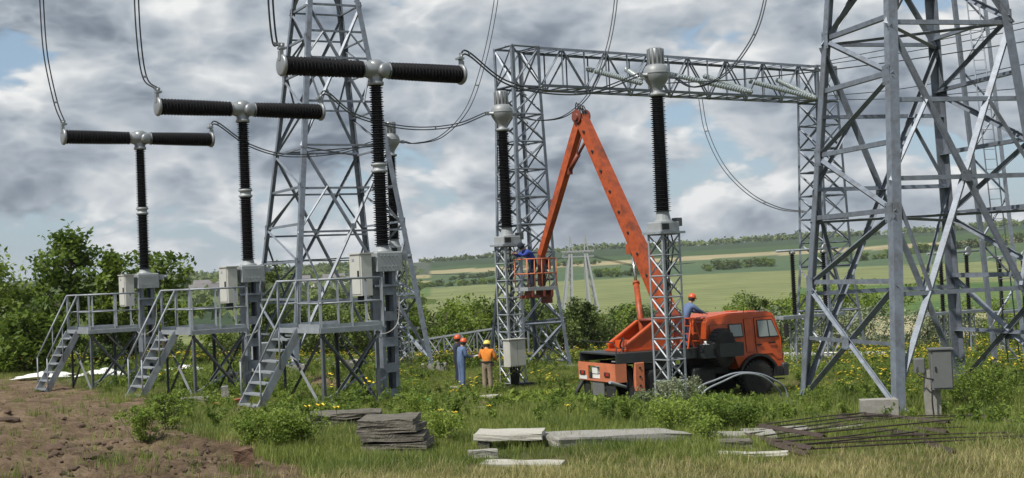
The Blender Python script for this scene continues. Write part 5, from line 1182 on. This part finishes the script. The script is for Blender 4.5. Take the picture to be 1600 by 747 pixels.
# ---------------------------------------------------------------- far twin-mast pylons
def far_pylon(px, d, h, label, s=1.):
    a = at(px, d); t = thing('far_pylon', label, 'pylon', a, R(10)); m = FARST
    H_ = h
    for sx in (-1, 1):
        c = Vector((sx*.085*H_, 0, 0)); topz = .80*H_
        b = MB()
        for fx in (-1, 1):
            for fy in (-1, 1): b.beam(c*2.0+Vector((fx*.06*H_, fy*.09*H_, -2)), c+Vector((fx*.012*H_, fy*.012*H_, topz)), .42, .42)
        b.build('mast_legs', m, t)
        b = MB()
        for k in range(7):
            u = .1+k*.13; o = c*2.0*(1-u)+c*u; w = .06*H_*(1-u)+.012*H_*u
            b.beam(o+Vector((-w, 0, u*topz)), o+Vector((w, 0, (u+.12)*topz)), .12, .12); b.beam(o+Vector((w, 0, u*topz)), o+Vector((-w, 0, (u+.12)*topz)), .12, .12)
        b.build('mast_bracing', m, t)
        b = MB(); b.beam(c+Vector((-.012*H_, 0, topz)), c+Vector((0, 0, H_)), .25, .25); b.beam(c+Vector((.04*H_, 0, topz)), c+Vector((0, 0, H_)), .2, .2); b.build('peak', m, t)
    b = MB(); w = .175*H_
    for z in (.77, .83):
        for y in (-.4, .4): b.beam((-w, y, z*H_), (w, y, z*H_), .25, .25)
    for k in range(10): x = -w+k*w/5; b.beam((x, 0, .77*H_), (x+w/5, 0, .83*H_), .15, .15); b.beam((x, 0, .83*H_), (x+w/5, 0, .77*H_), .15, .15)
    b.build('crossarm', m, t)
    for s_, dz in ((-1, 0), (1, 0)):
        for k in range(3):
            b = MB(); x0 = s_*w*(.6+.2*k); p0 = Vector((x0, 0, .77*H_)); p1 = p0+Vector((s_*H_*1.4, 18, -H_*.12)); b.tube([p0, p0.lerp(p1, .5)+Vector((0, 0, -H_*.09)), p1], .06, 4); b.build('line', CABLE, t, fix=False)
    return t
far_pylon(912, 330, 22, 'distant twin-mast pylon standing in the green field')
# ---------------------------------------------------------------- vegetation
LEAF_A = leafmat('leaf_mid', (0.08, 0.135, 0.018), (0.25, 0.33, 0.055), .45, .9)
LEAF_D = leafmat('leaf_dark', (0.042, 0.07, 0.016), (0.145, 0.19, 0.042), .32, .9)
LEAF_S = leafmat('leaf_silver', (0.13, 0.165, 0.085), (0.32, 0.36, 0.22), .3, .9)
LEAF_Y = leafmat('leaf_light', (0.12, 0.19, 0.026), (0.29, 0.37, 0.07), .45, 2.)
GRASS = leafmat('grass_blade', (0.085, 0.135, 0.024), (0.29, 0.335, 0.08), .45, .45)
GRASSD = leafmat('grass_dry', (0.2, 0.19, 0.065), (0.46, 0.4, 0.19), .35, .8)
STEMG = mat('green_stem', (.06, .09, .025), .8, 0, .2, 8)
PETAL = mat('yellow_petal', (.80, .58, .04), .6, 0, .1, 8)
PETALW = mat('white_petal', (.75, .75, .7), .6, 0, .1, 8)
rng = np.random.RandomState(11)
def leaves(cen, size, seed, flat=.35, asp=1.9):
    """one folded-quad leaf at each centre"""
    r = np.random.RandomState(seed); n = len(cen); s = size*(.6+.8*r.rand(n))
    nrm = r.randn(n, 3); nrm[:, 2] = np.abs(nrm[:, 2])+flat; nrm /= np.linalg.norm(nrm, axis=1)[:, None]
    d = r.randn(n, 3); d -= nrm*(d*nrm).sum(1)[:, None]; d /= np.linalg.norm(d, axis=1)[:, None]; q = np.cross(nrm, d)
    a = cen-d*(s*asp/2)[:, None]; b = cen+q*(s/2)[:, None]+nrm*(s*.12)[:, None]; c = cen+d*(s*asp/2)[:, None]; e = cen-q*(s/2)[:, None]+nrm*(s*.12)[:, None]
    return np.stack([a, b, c, e], 1).reshape(-1, 3)
def crown_mesh(name, cen, size, m, seed, flat=.35):
    v = leaves(np.asarray(cen), size, seed, flat); n = len(v)//4; me = bpy.data.meshes.new(name)
    me.vertices.add(len(v)); me.vertices.foreach_set('co', v.ravel()); me.loops.add(len(v)); me.polygons.add(n)
    me.loops.foreach_set('vertex_index', np.arange(len(v), dtype=np.int32)); me.polygons.foreach_set('loop_start', np.arange(0, len(v), 4, dtype=np.int32)); me.polygons.foreach_set('loop_total', np.full(n, 4, dtype=np.int32))
    me.update(); me.validate(); me.materials.append(m); return me
def tree_meshes(seed, h, w, nclump, nleaf, lsize, m, trunk=.28, base=.18, shape='round', stems=1, spread=.5):
    """returns (trunk mesh, crown mesh); the crown is clumps of leaves round the ends of real branches"""
    r = np.random.RandomState(seed); b = MB(); cl = []
    for st in range(stems):
        ox, oy = (r.randn(2)*w*.10) if stems > 1 else (0, 0); hh = h*(.80+.2*r.rand()) if stems > 1 else h
        lean = r.randn(2)*.05*h; pts = []; 
        for i in range(7):
            u = i/6; pts.append(Vector((ox*(1+u*2)+lean[0]*u+r.randn()*.02*h*u, oy*(1+u*2)+lean[1]*u+r.randn()*.02*h*u, u*hh*.90)))
        tr = trunk*(.5 if stems > 2 else .75 if stems > 1 else 1)
        b.tube(pts, [tr*h*.07*(1-.85*i/6)+.004*h for i in range(7)], 7)
        nb = max(4, int(nclump/stems))
        for k in range(nb):
            u = base+(1-base)*((k+r.rand())/nb)
            p = pts[0].lerp(pts[-1], 0); fi = u*6; i0 = min(5, int(fi)); p = pts[i0].lerp(pts[i0+1], fi-i0)
            if shape == 'round': rad = w*.5*math.sqrt(max(.06, 1-((u-.52)/.52)**2))
            elif shape == 'cone': rad = w*.5*(1.08-u)*1.0
            elif shape == 'up': rad = w*.5*(.55+.45*math.sin(math.pi*min(1, u*1.05)))*(1.0 if u < .8 else .6)
            else: rad = w*.5*(1.05-.75*u)
            an = r.rand()*6.283; L = rad*(.55+.6*r.rand()); up = (.25+.5*r.rand())*L*(1.4 if shape == 'up' else .7)
            e = p+Vector((math.cos(an)*L, math.sin(an)*L, up)); mid = p.lerp(e, .5)+Vector((0, 0, -.06*L))
            b.tube([p, mid, e], [.012*h*trunk*3.0*(1-.7*u), .008*h*trunk*2.6*(1-.7*u), .002*h], 5, cap=False)
            for q in range(3):
                f = .45+.55*(q/2); c = p.lerp(e, f)+Vector(r.randn(3)*.05*w); cl.append((c, w*.072*(.6+.7*r.rand())*(1.25-.25*q)))
    cen = []
    for c, s in cl:
        k = max(3, int(nleaf/len(cl)*(.4+1.2*r.rand()))); g = r.randn(k, 3)*np.array([1.15, 1.15, .75])*s; cen.append(np.array(c)[None]+g)
    cen = np.concatenate(cen); cen[:, 2] = np.maximum(cen[:, 2], .03*h)
    return b.mesh('trunk', BARK), crown_mesh('crown', cen, lsize, m, seed+1)
def plant(name, meshes, label, cat, loc, rz=0., s=1., sz=None, group=None):
    t = thing(name, label, cat, loc, rz, group); t.scale = (s, s, sz or s); link('trunk' if name.endswith('tree') else 'stem', meshes[0], t); link('crown' if name.endswith('tree') else 'foliage', meshes[1], t); return t
# the trees at the left, each grown for its own place
TL = [(2, 60, 5.0, 3.4, 'round', 'broad leafy tree cut by the frame beside the white sheeting', 34, LEAF_A), (90, 58, 6.3, 3.0, 'up', 'tall dense tree with upright boughs above the white sheeting', 44, LEAF_A), (164, 61, 5.6, 2.2, 'cone', 'slender pointed tree between two broader leafy trees', 36, LEAF_A),
      (262, 59, 5.2, 3.2, 'round', 'open airy tree showing sky between its boughs behind a circuit breaker', 20, LEAF_A), (425, 72, 5.2, 3.4, 'round', 'leafy tree seen through the legs of the tall tower', 26, LEAF_D), (40, 56, 2.4, 3.0, 'round', 'low bushy tree in front of the tall dense tree', 30, LEAF_A), (205, 68, 3.0, 2.6, 'round', 'small round tree behind the far platform railing', 26, LEAF_D), (-60, 58, 6, 4.5, 'round', 'tree standing beyond the sheeting at the edge of the earth track', 30, LEAF_A)]
for k, (px, d, h, w, shp, lab, nc, m) in enumerate(TL):
    q = at(px, d); nl = 4200 if k in (1, 2) else 2300 if k == 3 else 3000
    plant('leafy_tree', tree_meshes(100+k, h, w, nc, nl, .135, m, .3, .12 if k != 3 else .3, shp), lab, 'tree', q-Vector((0, 0, .1)), group='leafy trees at the left of the yard')
# scrub and tree belt behind the yard: shared variants
BV = [tree_meshes(200+k, 1., .95, 30, 3000, .034, (LEAF_A, LEAF_D, LEAF_A, LEAF_D)[k], .3, .06, 'round', 3) for k in range(4)]
BVU = [tree_meshes(220+k, 1., .62, 30, 2600, .034, (LEAF_A, LEAF_D)[k], .34, .14, 'round', 1) for k in range(2)]
SV = [tree_meshes(240+k, 1., 1.2, 24, 2600, .034, (LEAF_A, LEAF_S)[k], .25, .02, 'round', 4) for k in range(2)]
FV = [tree_meshes(260+k, 1., 1.15, 22, 900, .075, (LEAF_D, LEAF_A)[k], .3, .05, 'round', 2) for k in range(2)]
rs = random.Random(21); cnt = 0
for px in list(np.arange(455, 1265, 17)):
    d = rs.uniform(92, 118); h = rs.uniform(3.4, 4.9); x = px+rs.uniform(-8, 8)
    if 1055 < x < 1160: continue
    if 1000 < x < 1130: h *= .62
    if 1130 <= x: h *= .9
    q = at(x, d); plant('belt_tree', rs.choice(BV+BVU), 'green tree in the belt of trees beyond the yellow meadow', 'tree', q-Vector((0, 0, .15)), rs.uniform(0, 6), h, h*rs.uniform(.9, 1.15), 'belt of trees beyond the meadow')
for px in list(np.arange(-40, 470, 26)):
    d = rs.uniform(74, 92); h = rs.uniform(1.5, 2.4) if px > 190 else rs.uniform(1.5, 2.5); x = px+rs.uniform(-8, 8)
    q = at(x, d); plant('belt_tree', rs.choice(BV), 'thick green scrub tree behind the service platforms', 'tree', q-Vector((0, 0, .15)), rs.uniform(0, 6), h, h, 'scrub trees behind the platforms')
for k, (px, d, h, m, lab) in enumerate([(1098, 130, 3.4, 0, 'dark round bush in the ripe strip behind the truck cab'), (1112, 133, 3.0, 0, 'smaller dark bush joined to the round bush behind the cab'), (1175, 96, 3.0, 0, 'bright green bush right of the ripe strip'), (1200, 88, 2.7, 0, 'light green bush behind the truck bumper'), (1225, 84, 3.2, 1, 'silvery bush beside the far gantry column'), (1330, 80, 3.0, 1, 'silvery bush behind the legs of the heavy tower'),
        (1350, 105, 5.2, 0, 'big dark tree framed by the legs of the heavy tower'), (1310, 110, 4.8, 0, 'dark tree next to the big one framed by tower legs'), (1395, 86, 3.0, 1, 'silvery shrub beside the leg of the heavy tower'), (1445, 84, 2.8, 1, 'silvery shrub behind the junction box'), (1480, 92, 2.6, 0, 'green shrub between junction box and back leg'), (1560, 88, 2.2, 0, 'low green shrub beyond the back leg of the tower'), (1600, 80, 2.4, 0, 'green shrub at the pale field edge'), (1240, 120, 4.6, 0, 'tall dark bush behind the far gantry column'), (1545, 130, 3.8, 0, 'tree at the near edge of the pale field')]):
    q = at(px, d); plant('bush', SV[m], lab, 'bush', q-Vector((0, 0, .1)), k*1.3, h, h*.95)
# far hedges: rows of small trees on the valley side
def gfar(px, e):
    """ground point on the far slope where it lies e photo pixels above (+) the level line"""
    az = math.atan2(ray(px, 420).x, ray(px, 420).y)
    for d in np.arange(420, 2600, 6.):
        x, y = d*math.sin(az), d*math.cos(az)
        if (hz(x, y)-CZ)/d*FPX >= e: return Vector((x, y, hz(x, y)))
    return Vector((x, y, hz(x, y)))
rows = [(640, 780, -17, -14, 24, 5), (700, 770, -7, -3, 12, 5), (930, 1010, -13, -11, 9, 7), (1100, 1215, -10, -6, 13, 7), (1420, 1600, 3, 12, 16, 8), (1280, 1400, -6, -2, 10, 7), (860, 940, 8, 9, 12, 5)]
for a, b_, e0, e1, n, h in rows:
    for k in range(n):
        f = (k+rs.random()*.8)/n; q = gfar(lerp(a, b_, f), lerp(e0, e1, f)+rs.uniform(-1, 1)); s = h*rs.uniform(.4, 1.0); plant('hedge_tree', rs.choice(FV), 'small round tree in a hedge across the far fields', 'tree', q-Vector((0, 0, .3)), rs.uniform(0, 6), s*1.25, s, 'trees in the far hedges')
# wooded ridge: one far mass
def ridge():
    b = []; r = np.random.RandomState(9)
    for px in np.arange(-80, 1700, 2.2):
        az = math.atan2(ray(px, 420).x, ray(px, 420).y); dens = .55+.45*math.sin(px*.021)*math.sin(px*.0053+1)
        if px > 640 and r.rand() > dens+.25: continue
        d = r.uniform(2080, 2420); x, y = d*math.sin(az), d*math.cos(az); z = hz(x, y); h = r.uniform(4, 9)*(1.1 if px > 900 else .8)
        k = 26; g = r.randn(k, 3)*np.array([h*.5, h*.5, h*.26])+np.array([x, y, z+h*.5]); b.append(g)
    me = crown_mesh('ridge_wood', np.concatenate(b), 3.6, LEAF_D, 77); o = link('ridge_wood', me); stuff(o, 'distant line of woodland along the top of the ridge', 'wood')
ridge()
# town and woods below the left horizon
def hillwood():
    r = np.random.RandomState(19); b = []
    for _ in range(900):
        px = r.uniform(-60, 640); az = math.atan2(ray(px, 420).x, ray(px, 420).y); d = r.uniform(600, 1900); x, y = d*math.sin(az), d*math.cos(az); h = r.uniform(5, 11); k = 14
        b.append(r.randn(k, 3)*np.array([h*.6, h*.6, h*.3])+np.array([x, y, hz(x, y)+h*.4]))
    me = crown_mesh('hillside_wood', np.concatenate(b), 3.4, LEAF_D, 78); stuff(link('hillside_wood', me), 'hazy wooded hillside beyond the leafy trees', 'wood')
hillwood()
rs2 = random.Random(4)
HW = mat('far_house_wall', (.55, .53, .48), .9, 0, .1, .2); HR = mat('far_house_roof', (.16, .15, .15), .9, 0, .15, .2)
for k, (px, d) in enumerate([(318, 900), (330, 930), (345, 880), (478, 1000), (505, 960), (528, 1020), (560, 980)]):
    q = at(px, d); t = thing('far_house', 'small pale house on the wooded hillside far behind the yard', 'house', q, rs2.uniform(0, 1), 'houses on the far hillside'); w, l, h = rs2.uniform(7, 10), rs2.uniform(10, 18), rs2.uniform(7, 10)
    MB().box((0, 0, h/2-1), (l, w, h+2)).build('wall', HW, t)
    b = MB(); b.prism([(-w/2-.4, h), (w/2+.4, h), (0, h+w*.35)], -l/2-.4, l/2+.4, 'x'); b.build('roof', HR, t)
    for j in range(3): MB().box((-l/2+l*(j+.5)/3, -w/2-.03, h*.6), (1.4, .1, 1.8)).build('window', CHASS, t)

# ---------------------------------------------------------------- grass, weeds and flowers
SRC = bpy.data.collections.new('plant_sources')
def blades(n, h, w, spread, seed, m, name, bend=.45, segs=3):
    r = np.random.RandomState(seed); b = MB()
    for _ in range(n):
        p = Vector((r.randn()*spread, r.randn()*spread, -.02)); an = r.rand()*6.28; d = Vector((math.cos(an), math.sin(an), 0)); q = Vector((-d.y, d.x, 0)); hh = h*(.45+.75*r.rand()); bd = bend*(.3+r.rand())*hh; ww = w*(.7+.6*r.rand()); vs = []
        for i in range(segs+1):
            u = i/segs; c = p+Vector((0, 0, hh*u*(1-.18*u*bend)))+d*(bd*u*u); k = ww*(1-u)**.7*.5
            vs += [c-q*k, c+q*k] if i < segs else [c]
        fs = [(2*i, 2*i+1, 2*i+3, 2*i+2) for i in range(segs-1)]+[(2*segs-2, 2*segs-1, 2*segs)]; b.add(vs, fs, 0, True)
    return b.mesh(name, m)
def weed(h, n, lsize, seed, m, name, stems=4, flower=None, fl=5):
    r = np.random.RandomState(seed); b = MB(); cen = []; tips = []
    for s in range(stems):
        lean = r.randn(2)*h*.28; hh = h*(.65+.45*r.rand()); pts = [Vector((lean[0]*u*u+r.randn()*.01, lean[1]*u*u+r.randn()*.01, hh*u)) for u in (0, .35, .7, 1)]; b.tube(pts, [.006, .005, .004, .002], 4, 0, False); tips.append(pts[-1])
        for k in range(n):
            u = .08+.92*r.rand(); i0 = min(2, int(u*3)); p = pts[i0].lerp(pts[i0+1], u*3-i0); cen.append(np.array(p)+r.randn(3)*np.array([1, 1, .5])*h*.09*(1.1-.5*u))
    lv = leaves(np.array(cen), lsize, seed, .3, 2.6)
    for i in range(len(lv)//4): b.add([tuple(x) for x in lv[4*i:4*i+4]], [(0, 1, 2, 3)], 1)
    if flower:
        for k in range(fl):
            t = Vector(tips[k % len(tips)])+Vector(r.randn(3)*np.array([.05, .05, .04]))*(1 if k >= len(tips) else .2)
            for a in range(5):
                an = a*1.257+k; d = Vector((math.cos(an), math.sin(an), .35)); q = Vector((-d.y, d.x, 0)); sz = flower; b.add([t, t+d*sz*.6-q*sz*.4, t+d*sz, t+d*sz*.6+q*sz*.4], [(0, 1, 2, 3)], 2)
    return b.mesh(name, [STEMG, m, PETAL])
def srcobj(name, me): o = bpy.data.objects.new(name, me); SRC.objects.link(o); return o
KIND = {}
def group_src(key, meshes):
    c = bpy.data.collections.new('src_'+key)
    for i, me in enumerate(meshes): o = bpy.data.objects.new('%s_%02d' % (key, i), me); c.objects.link(o)
    KIND[key] = (c, len(meshes))
group_src('grass', [blades(16, .20, .009, .06, 300+k, GRASS, 'g') for k in range(5)])
group_src('tall', [blades(16, .42, .012, .08, 310+k, GRASS, 'g', .5) for k in range(4)])
group_src('dry', [blades(18, .15, .007, .07, 320+k, GRASSD, 'g', .7) for k in range(4)])
group_src('herb', [weed(.34, 16, .045, 330+k, LEAF_Y, 'w', 4) for k in range(3)]+[weed(.5, 22, .04, 335+k, LEAF_A, 'w', 5) for k in range(3)])
group_src('flower', [weed(.42, 10, .04, 340+k, LEAF_A, 'f', 4, .034, 6) for k in range(4)])
group_src('cover', [weed(.16, 14, .075, 350+k, LEAF_Y, 'c', 5) for k in range(4)])
def scatter(name, key, pts, scale, label, cat, zs=None):
    c, n = KIND[key]; pts = np.asarray(pts); me = bpy.data.meshes.new(name); me.from_pydata(pts.tolist(), [], []); N_ = len(pts); r = np.random.RandomState(len(pts))
    a = me.attributes.new('sc', 'FLOAT', 'POINT'); a.data.foreach_set('value', np.asarray(scale, dtype=np.float32))
    a = me.attributes.new('rot', 'FLOAT_VECTOR', 'POINT'); rt = np.zeros((N_, 3)); rt[:, 2] = r.rand(N_)*6.28; rt[:, :2] = r.randn(N_, 2)*.12; a.data.foreach_set('vector', rt.ravel())
    a = me.attributes.new('pick', 'INT', 'POINT'); a.data.foreach_set('value', r.randint(0, n, N_))
    o = link(name, me); ng = bpy.data.node_groups.new(name, 'GeometryNodeTree'); ng.interface.new_socket('Geometry', in_out='INPUT', socket_type='NodeSocketGeometry'); ng.interface.new_socket('Geometry', in_out='OUTPUT', socket_type='NodeSocketGeometry')
    nd = ng.nodes.new; L = ng.links.new; gi = nd('NodeGroupInput'); go = nd('NodeGroupOutput'); ip = nd('GeometryNodeInstanceOnPoints'); ci = nd('GeometryNodeCollectionInfo'); ci.inputs['Collection'].default_value = c; ci.inputs['Separate Children'].default_value = True; ci.inputs['Reset Children'].default_value = True
    def at_(nm, ty): q = nd('GeometryNodeInputNamedAttribute'); q.data_type = ty; q.inputs[0].default_value = nm; return q.outputs['Attribute']
    L(gi.outputs[0], ip.inputs['Points']); L(ci.outputs[0], ip.inputs['Instance']); ip.inputs['Pick Instance'].default_value = True
    L(at_('pick', 'INT'), ip.inputs['Instance Index']); L(at_('sc', 'FLOAT'), ip.inputs['Scale']); er = nd('FunctionNodeEulerToRotation'); L(at_('rot', 'FLOAT_VECTOR'), er.inputs[0]); L(er.outputs[0], ip.inputs['Rotation']); L(ip.outputs[0], go.inputs[0])
    md = o.modifiers.new('scatter', 'NODES'); md.node_group = ng
    return stuff(o, label, cat)
def field(n, dmin, dmax, pw=1.0, margin=1.12):
    """random ground points in the view wedge, denser near the camera"""
    u = rng.rand(n); d = (dmin**pw+(dmax**pw-dmin**pw)*u)**(1/pw); a = (rng.rand(n)-.5)*2*math.atan(800/FPX*margin); x = d*np.tan(a); z = H(x, d); px, py = projn(x, d, z); return x, d, z, px, py
def patchy(x, y, f=.5, s=0): return .5+.25*(np.sin(x*f*2.1+s)+np.sin(y*f*1.7+s*2+1.3*np.sin(x*f)))
def onslab(px, py):     # keep growth off the slabs and the sheeting
    return ((px > 20) & (px < 125) & (py > 572) & (py < 606)) | ((px > 860) & (px < 1060) & (py > 660) & (py < 702)) | ((px > 725) & (px < 890) & (py > 676) & (py < 738)) | ((px > 1100) & (px < 1240) & (py > 668) & (py < 715)) | ((px > 1180) & (px < 1500) & (py > 660) & (py < 716) & (np.sin(px*1.7)*np.sin(py*2.3) > -.35))
x, y, z, px, py = field(120000, 13, 62, 1.0)
s_ = soilmask(px, py); d_ = drymask(px, py); pt = patchy(x, y, .55)
eff = np.clip(s_*1.35+(patchy(x, y, 1.9, 5)-.5)*1.1*(s_ > .02), 0, .985)
k = (rng.rand(len(x)) > eff) & (rng.rand(len(x)) > d_*.5) & ~(onslab(px, py) & (rng.rand(len(x)) > .35)); 
scatter('grass', 'grass', np.stack([x, y, z], -1)[k], (.55+.6*rng.rand(k.sum()))*(.7+.5*pt[k])*(1-.45*d_[k]), 'short green grass over the yard', 'grass')
k = (rng.rand(len(x)) < d_*.55*np.clip(patchy(x, y, 1.7, 1)*1.6, .2, 1)) | ((rng.rand(len(x)) < .10) & (s_ < .6)); k &= ~onslab(px, py)
scatter('dry_grass', 'dry', np.stack([x, y, z], -1)[k], .5+.7*rng.rand(k.sum()), 'dried pale grass along the near edge of the yard', 'grass')
x, y, z, px, py = field(26000, 22, 66, 1.0); s_ = soilmask(px, py); d_ = drymask(px, py); pt = patchy(x, y, .8, 2)
hot = np.exp(-((px-1110)/110)**2-((py-655)/32)**2)+.9*np.exp(-((px-450)/75)**2-((py-680)/26)**2)+.8*np.exp(-((px-620)/60)**2-((py-700)/20)**2)*.7+.9*np.exp(-((px-230)/60)**2-((py-660)/40)**2)+.35*(py < 600)*(px > 600)+1.1*((px > 1230) & (py < 655))+.7*((px > 820) & (px < 1230) & (py > 640) & (py < 672))+.9*((px < 420) & (py < 600))+.6*((px > 380) & (px < 720) & (py < 640))
quiet = (px > 670) & (px < 1240) & (py > 570) & (py < 642)
k = (s_ < .35) & (d_ < .2) & (rng.rand(len(x)) < hot*.8*pt*1.3*np.where(quiet, np.where(px > 925, .04, .2), 1)) & ~onslab(px, py)
scatter('tall_grass', 'tall', np.stack([x, y, z], -1)[k], .45+.6*rng.rand(k.sum()), 'tall rank grass between the supports', 'grass')
x, y, z, px, py = field(22000, 22, 64, 1.0); s_ = soilmask(px, py); d_ = drymask(px, py); pt = patchy(x, y, 1.1, 4)
hot = 1.2*np.exp(-((px-1110)/110)**2-((py-650)/34)**2)+1.0*np.exp(-((px-440)/70)**2-((py-675)/26)**2)+.5*np.exp(-((px-240)/50)**2-((py-655)/36)**2)+.5*np.exp(-((px-640)/80)**2-((py-690)/24)**2)+.10+.30*(py < 640)
quiet = (px > 670) & (px < 1240) & (py > 570) & (py < 642)
k = (s_ < .45) & (d_ < .2) & (rng.rand(len(x)) < hot*pt*.7*np.where(quiet, np.where(px > 925, .04, .3), 1)) & ~onslab(px, py)
scatter('weeds', 'herb', np.stack([x, y, z], -1)[k], .4+.6*rng.rand(k.sum()), 'leafy weeds growing among the grass', 'weeds')
x, y, z, px, py = field(9000, 34, 48, 1.0); k = rng.rand(len(x)) < np.exp(-((px-900)/70)**2-((py-632)/14)**2)*1.2
scatter('ground_cover', 'cover', np.stack([x, y, z], -1)[k], .8+.8*rng.rand(k.sum()), 'broad-leaved creeping ground cover behind the truck', 'weeds')
# meadow beyond the yard: long grass and drifts of yellow flowers
x, y, z, px, py = field(30000, 54, 100, 1.0); s_ = soilmask(px, py)
k = s_ < .5; scatter('meadow_grass', 'tall', np.stack([x, y, z], -1)[k], (.7+.6*rng.rand(k.sum()))*np.clip((y[k]-50)/14, .5, 1), 'long meadow grass beyond the supports', 'grass')
x, y, z, px, py = field(12000, 34, 95, 1.0); s_ = soilmask(px, py); pt = patchy(x, y, .28, 3)
dens = .75*np.clip((y-54)/10, 0, 1)*(pt > .42)+.04*(px > 1150)+.16*((px > 1180) & (py < 645))*pt+.05
k = (s_ < .3) & (rng.rand(len(x)) < dens*.62) & ~((px > 880) & (px < 1245) & (py > 585) & (py < 645)); scatter('yellow_flowers', 'flower', np.stack([x, y, z], -1)[k], .9+.8*rng.rand(k.sum()), 'drifts of yellow wild flowers in the meadow', 'flowers')
# single yellow poppies near the stack of slabs, and single shrubs and weeds
def poppy(loc, label, s=1.):
    t = thing('poppy', label, 'flower', loc); h = .34*s; b = MB(); b.tube([(0, 0, -.03), (.015, 0, h*.5), (0, .01, h)], .005, 5); b.build('stem', STEMG, t)
    for a in range(5):
        an = a*1.257; d = Vector((math.cos(an), math.sin(an), .45)); q = Vector((-d.y, d.x, 0)); z0 = Vector((0, .01, h)); w = .055*s
        b = MB(); b.add([z0, z0+d*w*.5-q*w*.5, z0+d*w+Vector((0, 0, .01)), z0+d*w*.5+q*w*.5], [(0, 1, 2, 3)]); b.build('petal', PETAL, t)
    b = MB(); b.lathe([(.004, 0), (.012, .008), (.0001, .016)], (0, .01, h), n=6); b.build('flower_centre', MATS['amber_lens'], t)
# crumbs of soil too many to count
x, y, z, px, py = field(60000, 13, 50, 1.0); s_ = soilmask(px, py); k = (s_ > .6) & (rng.rand(len(x)) < .55*patchy(x, y, 1.3, 6))
group_src('crumb', CL); scatter('soil_crumbs', 'crumb', np.stack([x, y, z], -1)[k], .006+.022*rng.rand(k.sum())**3, 'small crumbs of soil over the bare earth', 'soil')
for k, (px, py, s, lab) in enumerate([(503, 693, 1.5, 'largest yellow poppy left of the tall mossy stack'), (482, 680, 1.2, 'yellow poppy in weeds farthest left of the mossy stack'), (527, 682, 1.2, 'yellow poppy nearest the left side of the mossy stack'), (765, 668, 1., 'single yellow flower in short grass behind the pale raised slab'), (888, 668, 1., 'single yellow flower behind the long grey slab'), (690, 676, 1., 'yellow flower right of the tall mossy stack'), (712, 683, 1., 'yellow flower between the mossy stack and the pale raised slab')]): poppy(G(px, py), lab, s)
def shrub(px, py, h, w, m, nl, ls, lab, seed):
    g = G(px, py); plant('shrub', tree_meshes(seed, h, w*.9, 40, int(nl*1.5), ls*.72, m, .10, .04, 'up', 10), lab, 'shrub', g-Vector((0, 0, .03)))
for k, a in enumerate([(1060, 648, .95, .8, LEAF_S, 2850, 0.037, 'grey-green shrub at the foot of the support beside the truck'), (1010, 640, .5, .6, LEAF_S, 1520, 0.034, 'low grey-green shrub left of the support beside the truck'), (1115, 672, .38, .7, LEAF_A, 2090, 0.034, 'green shrub in front of the bent grey pipes'), (1045, 676, .5, .9, LEAF_Y, 1520, 0.034, 'yellowish weed clump behind the long grey slab'), (1165, 668, .35, .6, LEAF_A, 1520, 0.034, 'green weed clump right of the bent grey pipes'),
        (228, 690, .62, .5, LEAF_Y, 1710, 0.031, 'lush green weed at the edge of the bare earth'), (262, 672, .75, .55, LEAF_Y, 1710, 0.034, 'leafy weed climbing before the middle stairs'), (432, 705, .6, .7, LEAF_Y, 2280, 0.031, 'bushy weed in front of the stairs by the mossy stack'), (395, 695, .4, .5, LEAF_Y, 1520, 0.031, 'small bushy weed left of the stairs by the mossy stack'), (470, 700, .45, .5, LEAF_A, 1520, 0.031, 'green weed beside the largest yellow poppy'),
        (160, 580, 1.0, 1.6, LEAF_D, 1800, .09, 'dark bush filling the space under the far platform'), (120, 560, 1.6, 2.2, LEAF_D, 1800, .1, 'dark bush behind the far stairs'), (1105, 690, .35, .5, LEAF_Y, 950, 0.031, 'small bright weed at the end of the long grey slab'), (690, 690, .4, .7, LEAF_A, 1140, 0.031, 'weed tuft right of the tall mossy stack'), (650, 655, .45, .7, LEAF_A, 1140, 0.031, 'weed tuft behind the tall mossy stack'), (1540, 640, .8, 1.6, LEAF_A, 2850, 0.041, 'broad green weed clump right of the junction box')]): shrub(*a, 400+k)
# ---------------------------------------------------------------- the air
def haze():
    b = MB(); b.box((0, 1400, 20), (9000, 9000, 240)); o = b.build('haze', None or []); m = bpy.data.materials.new('haze'); m.use_nodes = True; nt = m.node_tree; nt.nodes.clear()
    out = nt.nodes.new('ShaderNodeOutputMaterial'); v = nt.nodes.new('ShaderNodeVolumePrincipled'); v.inputs['Color'].default_value = (.86, .92, 1, 1); v.inputs['Density'].default_value = .00008; v.inputs['Anisotropy'].default_value = .2
    nt.links.new(v.outputs[0], out.inputs['Volume']); o.data.materials.append(m); stuff(o, 'thin pale haze filling the valley air', 'haze')
haze()
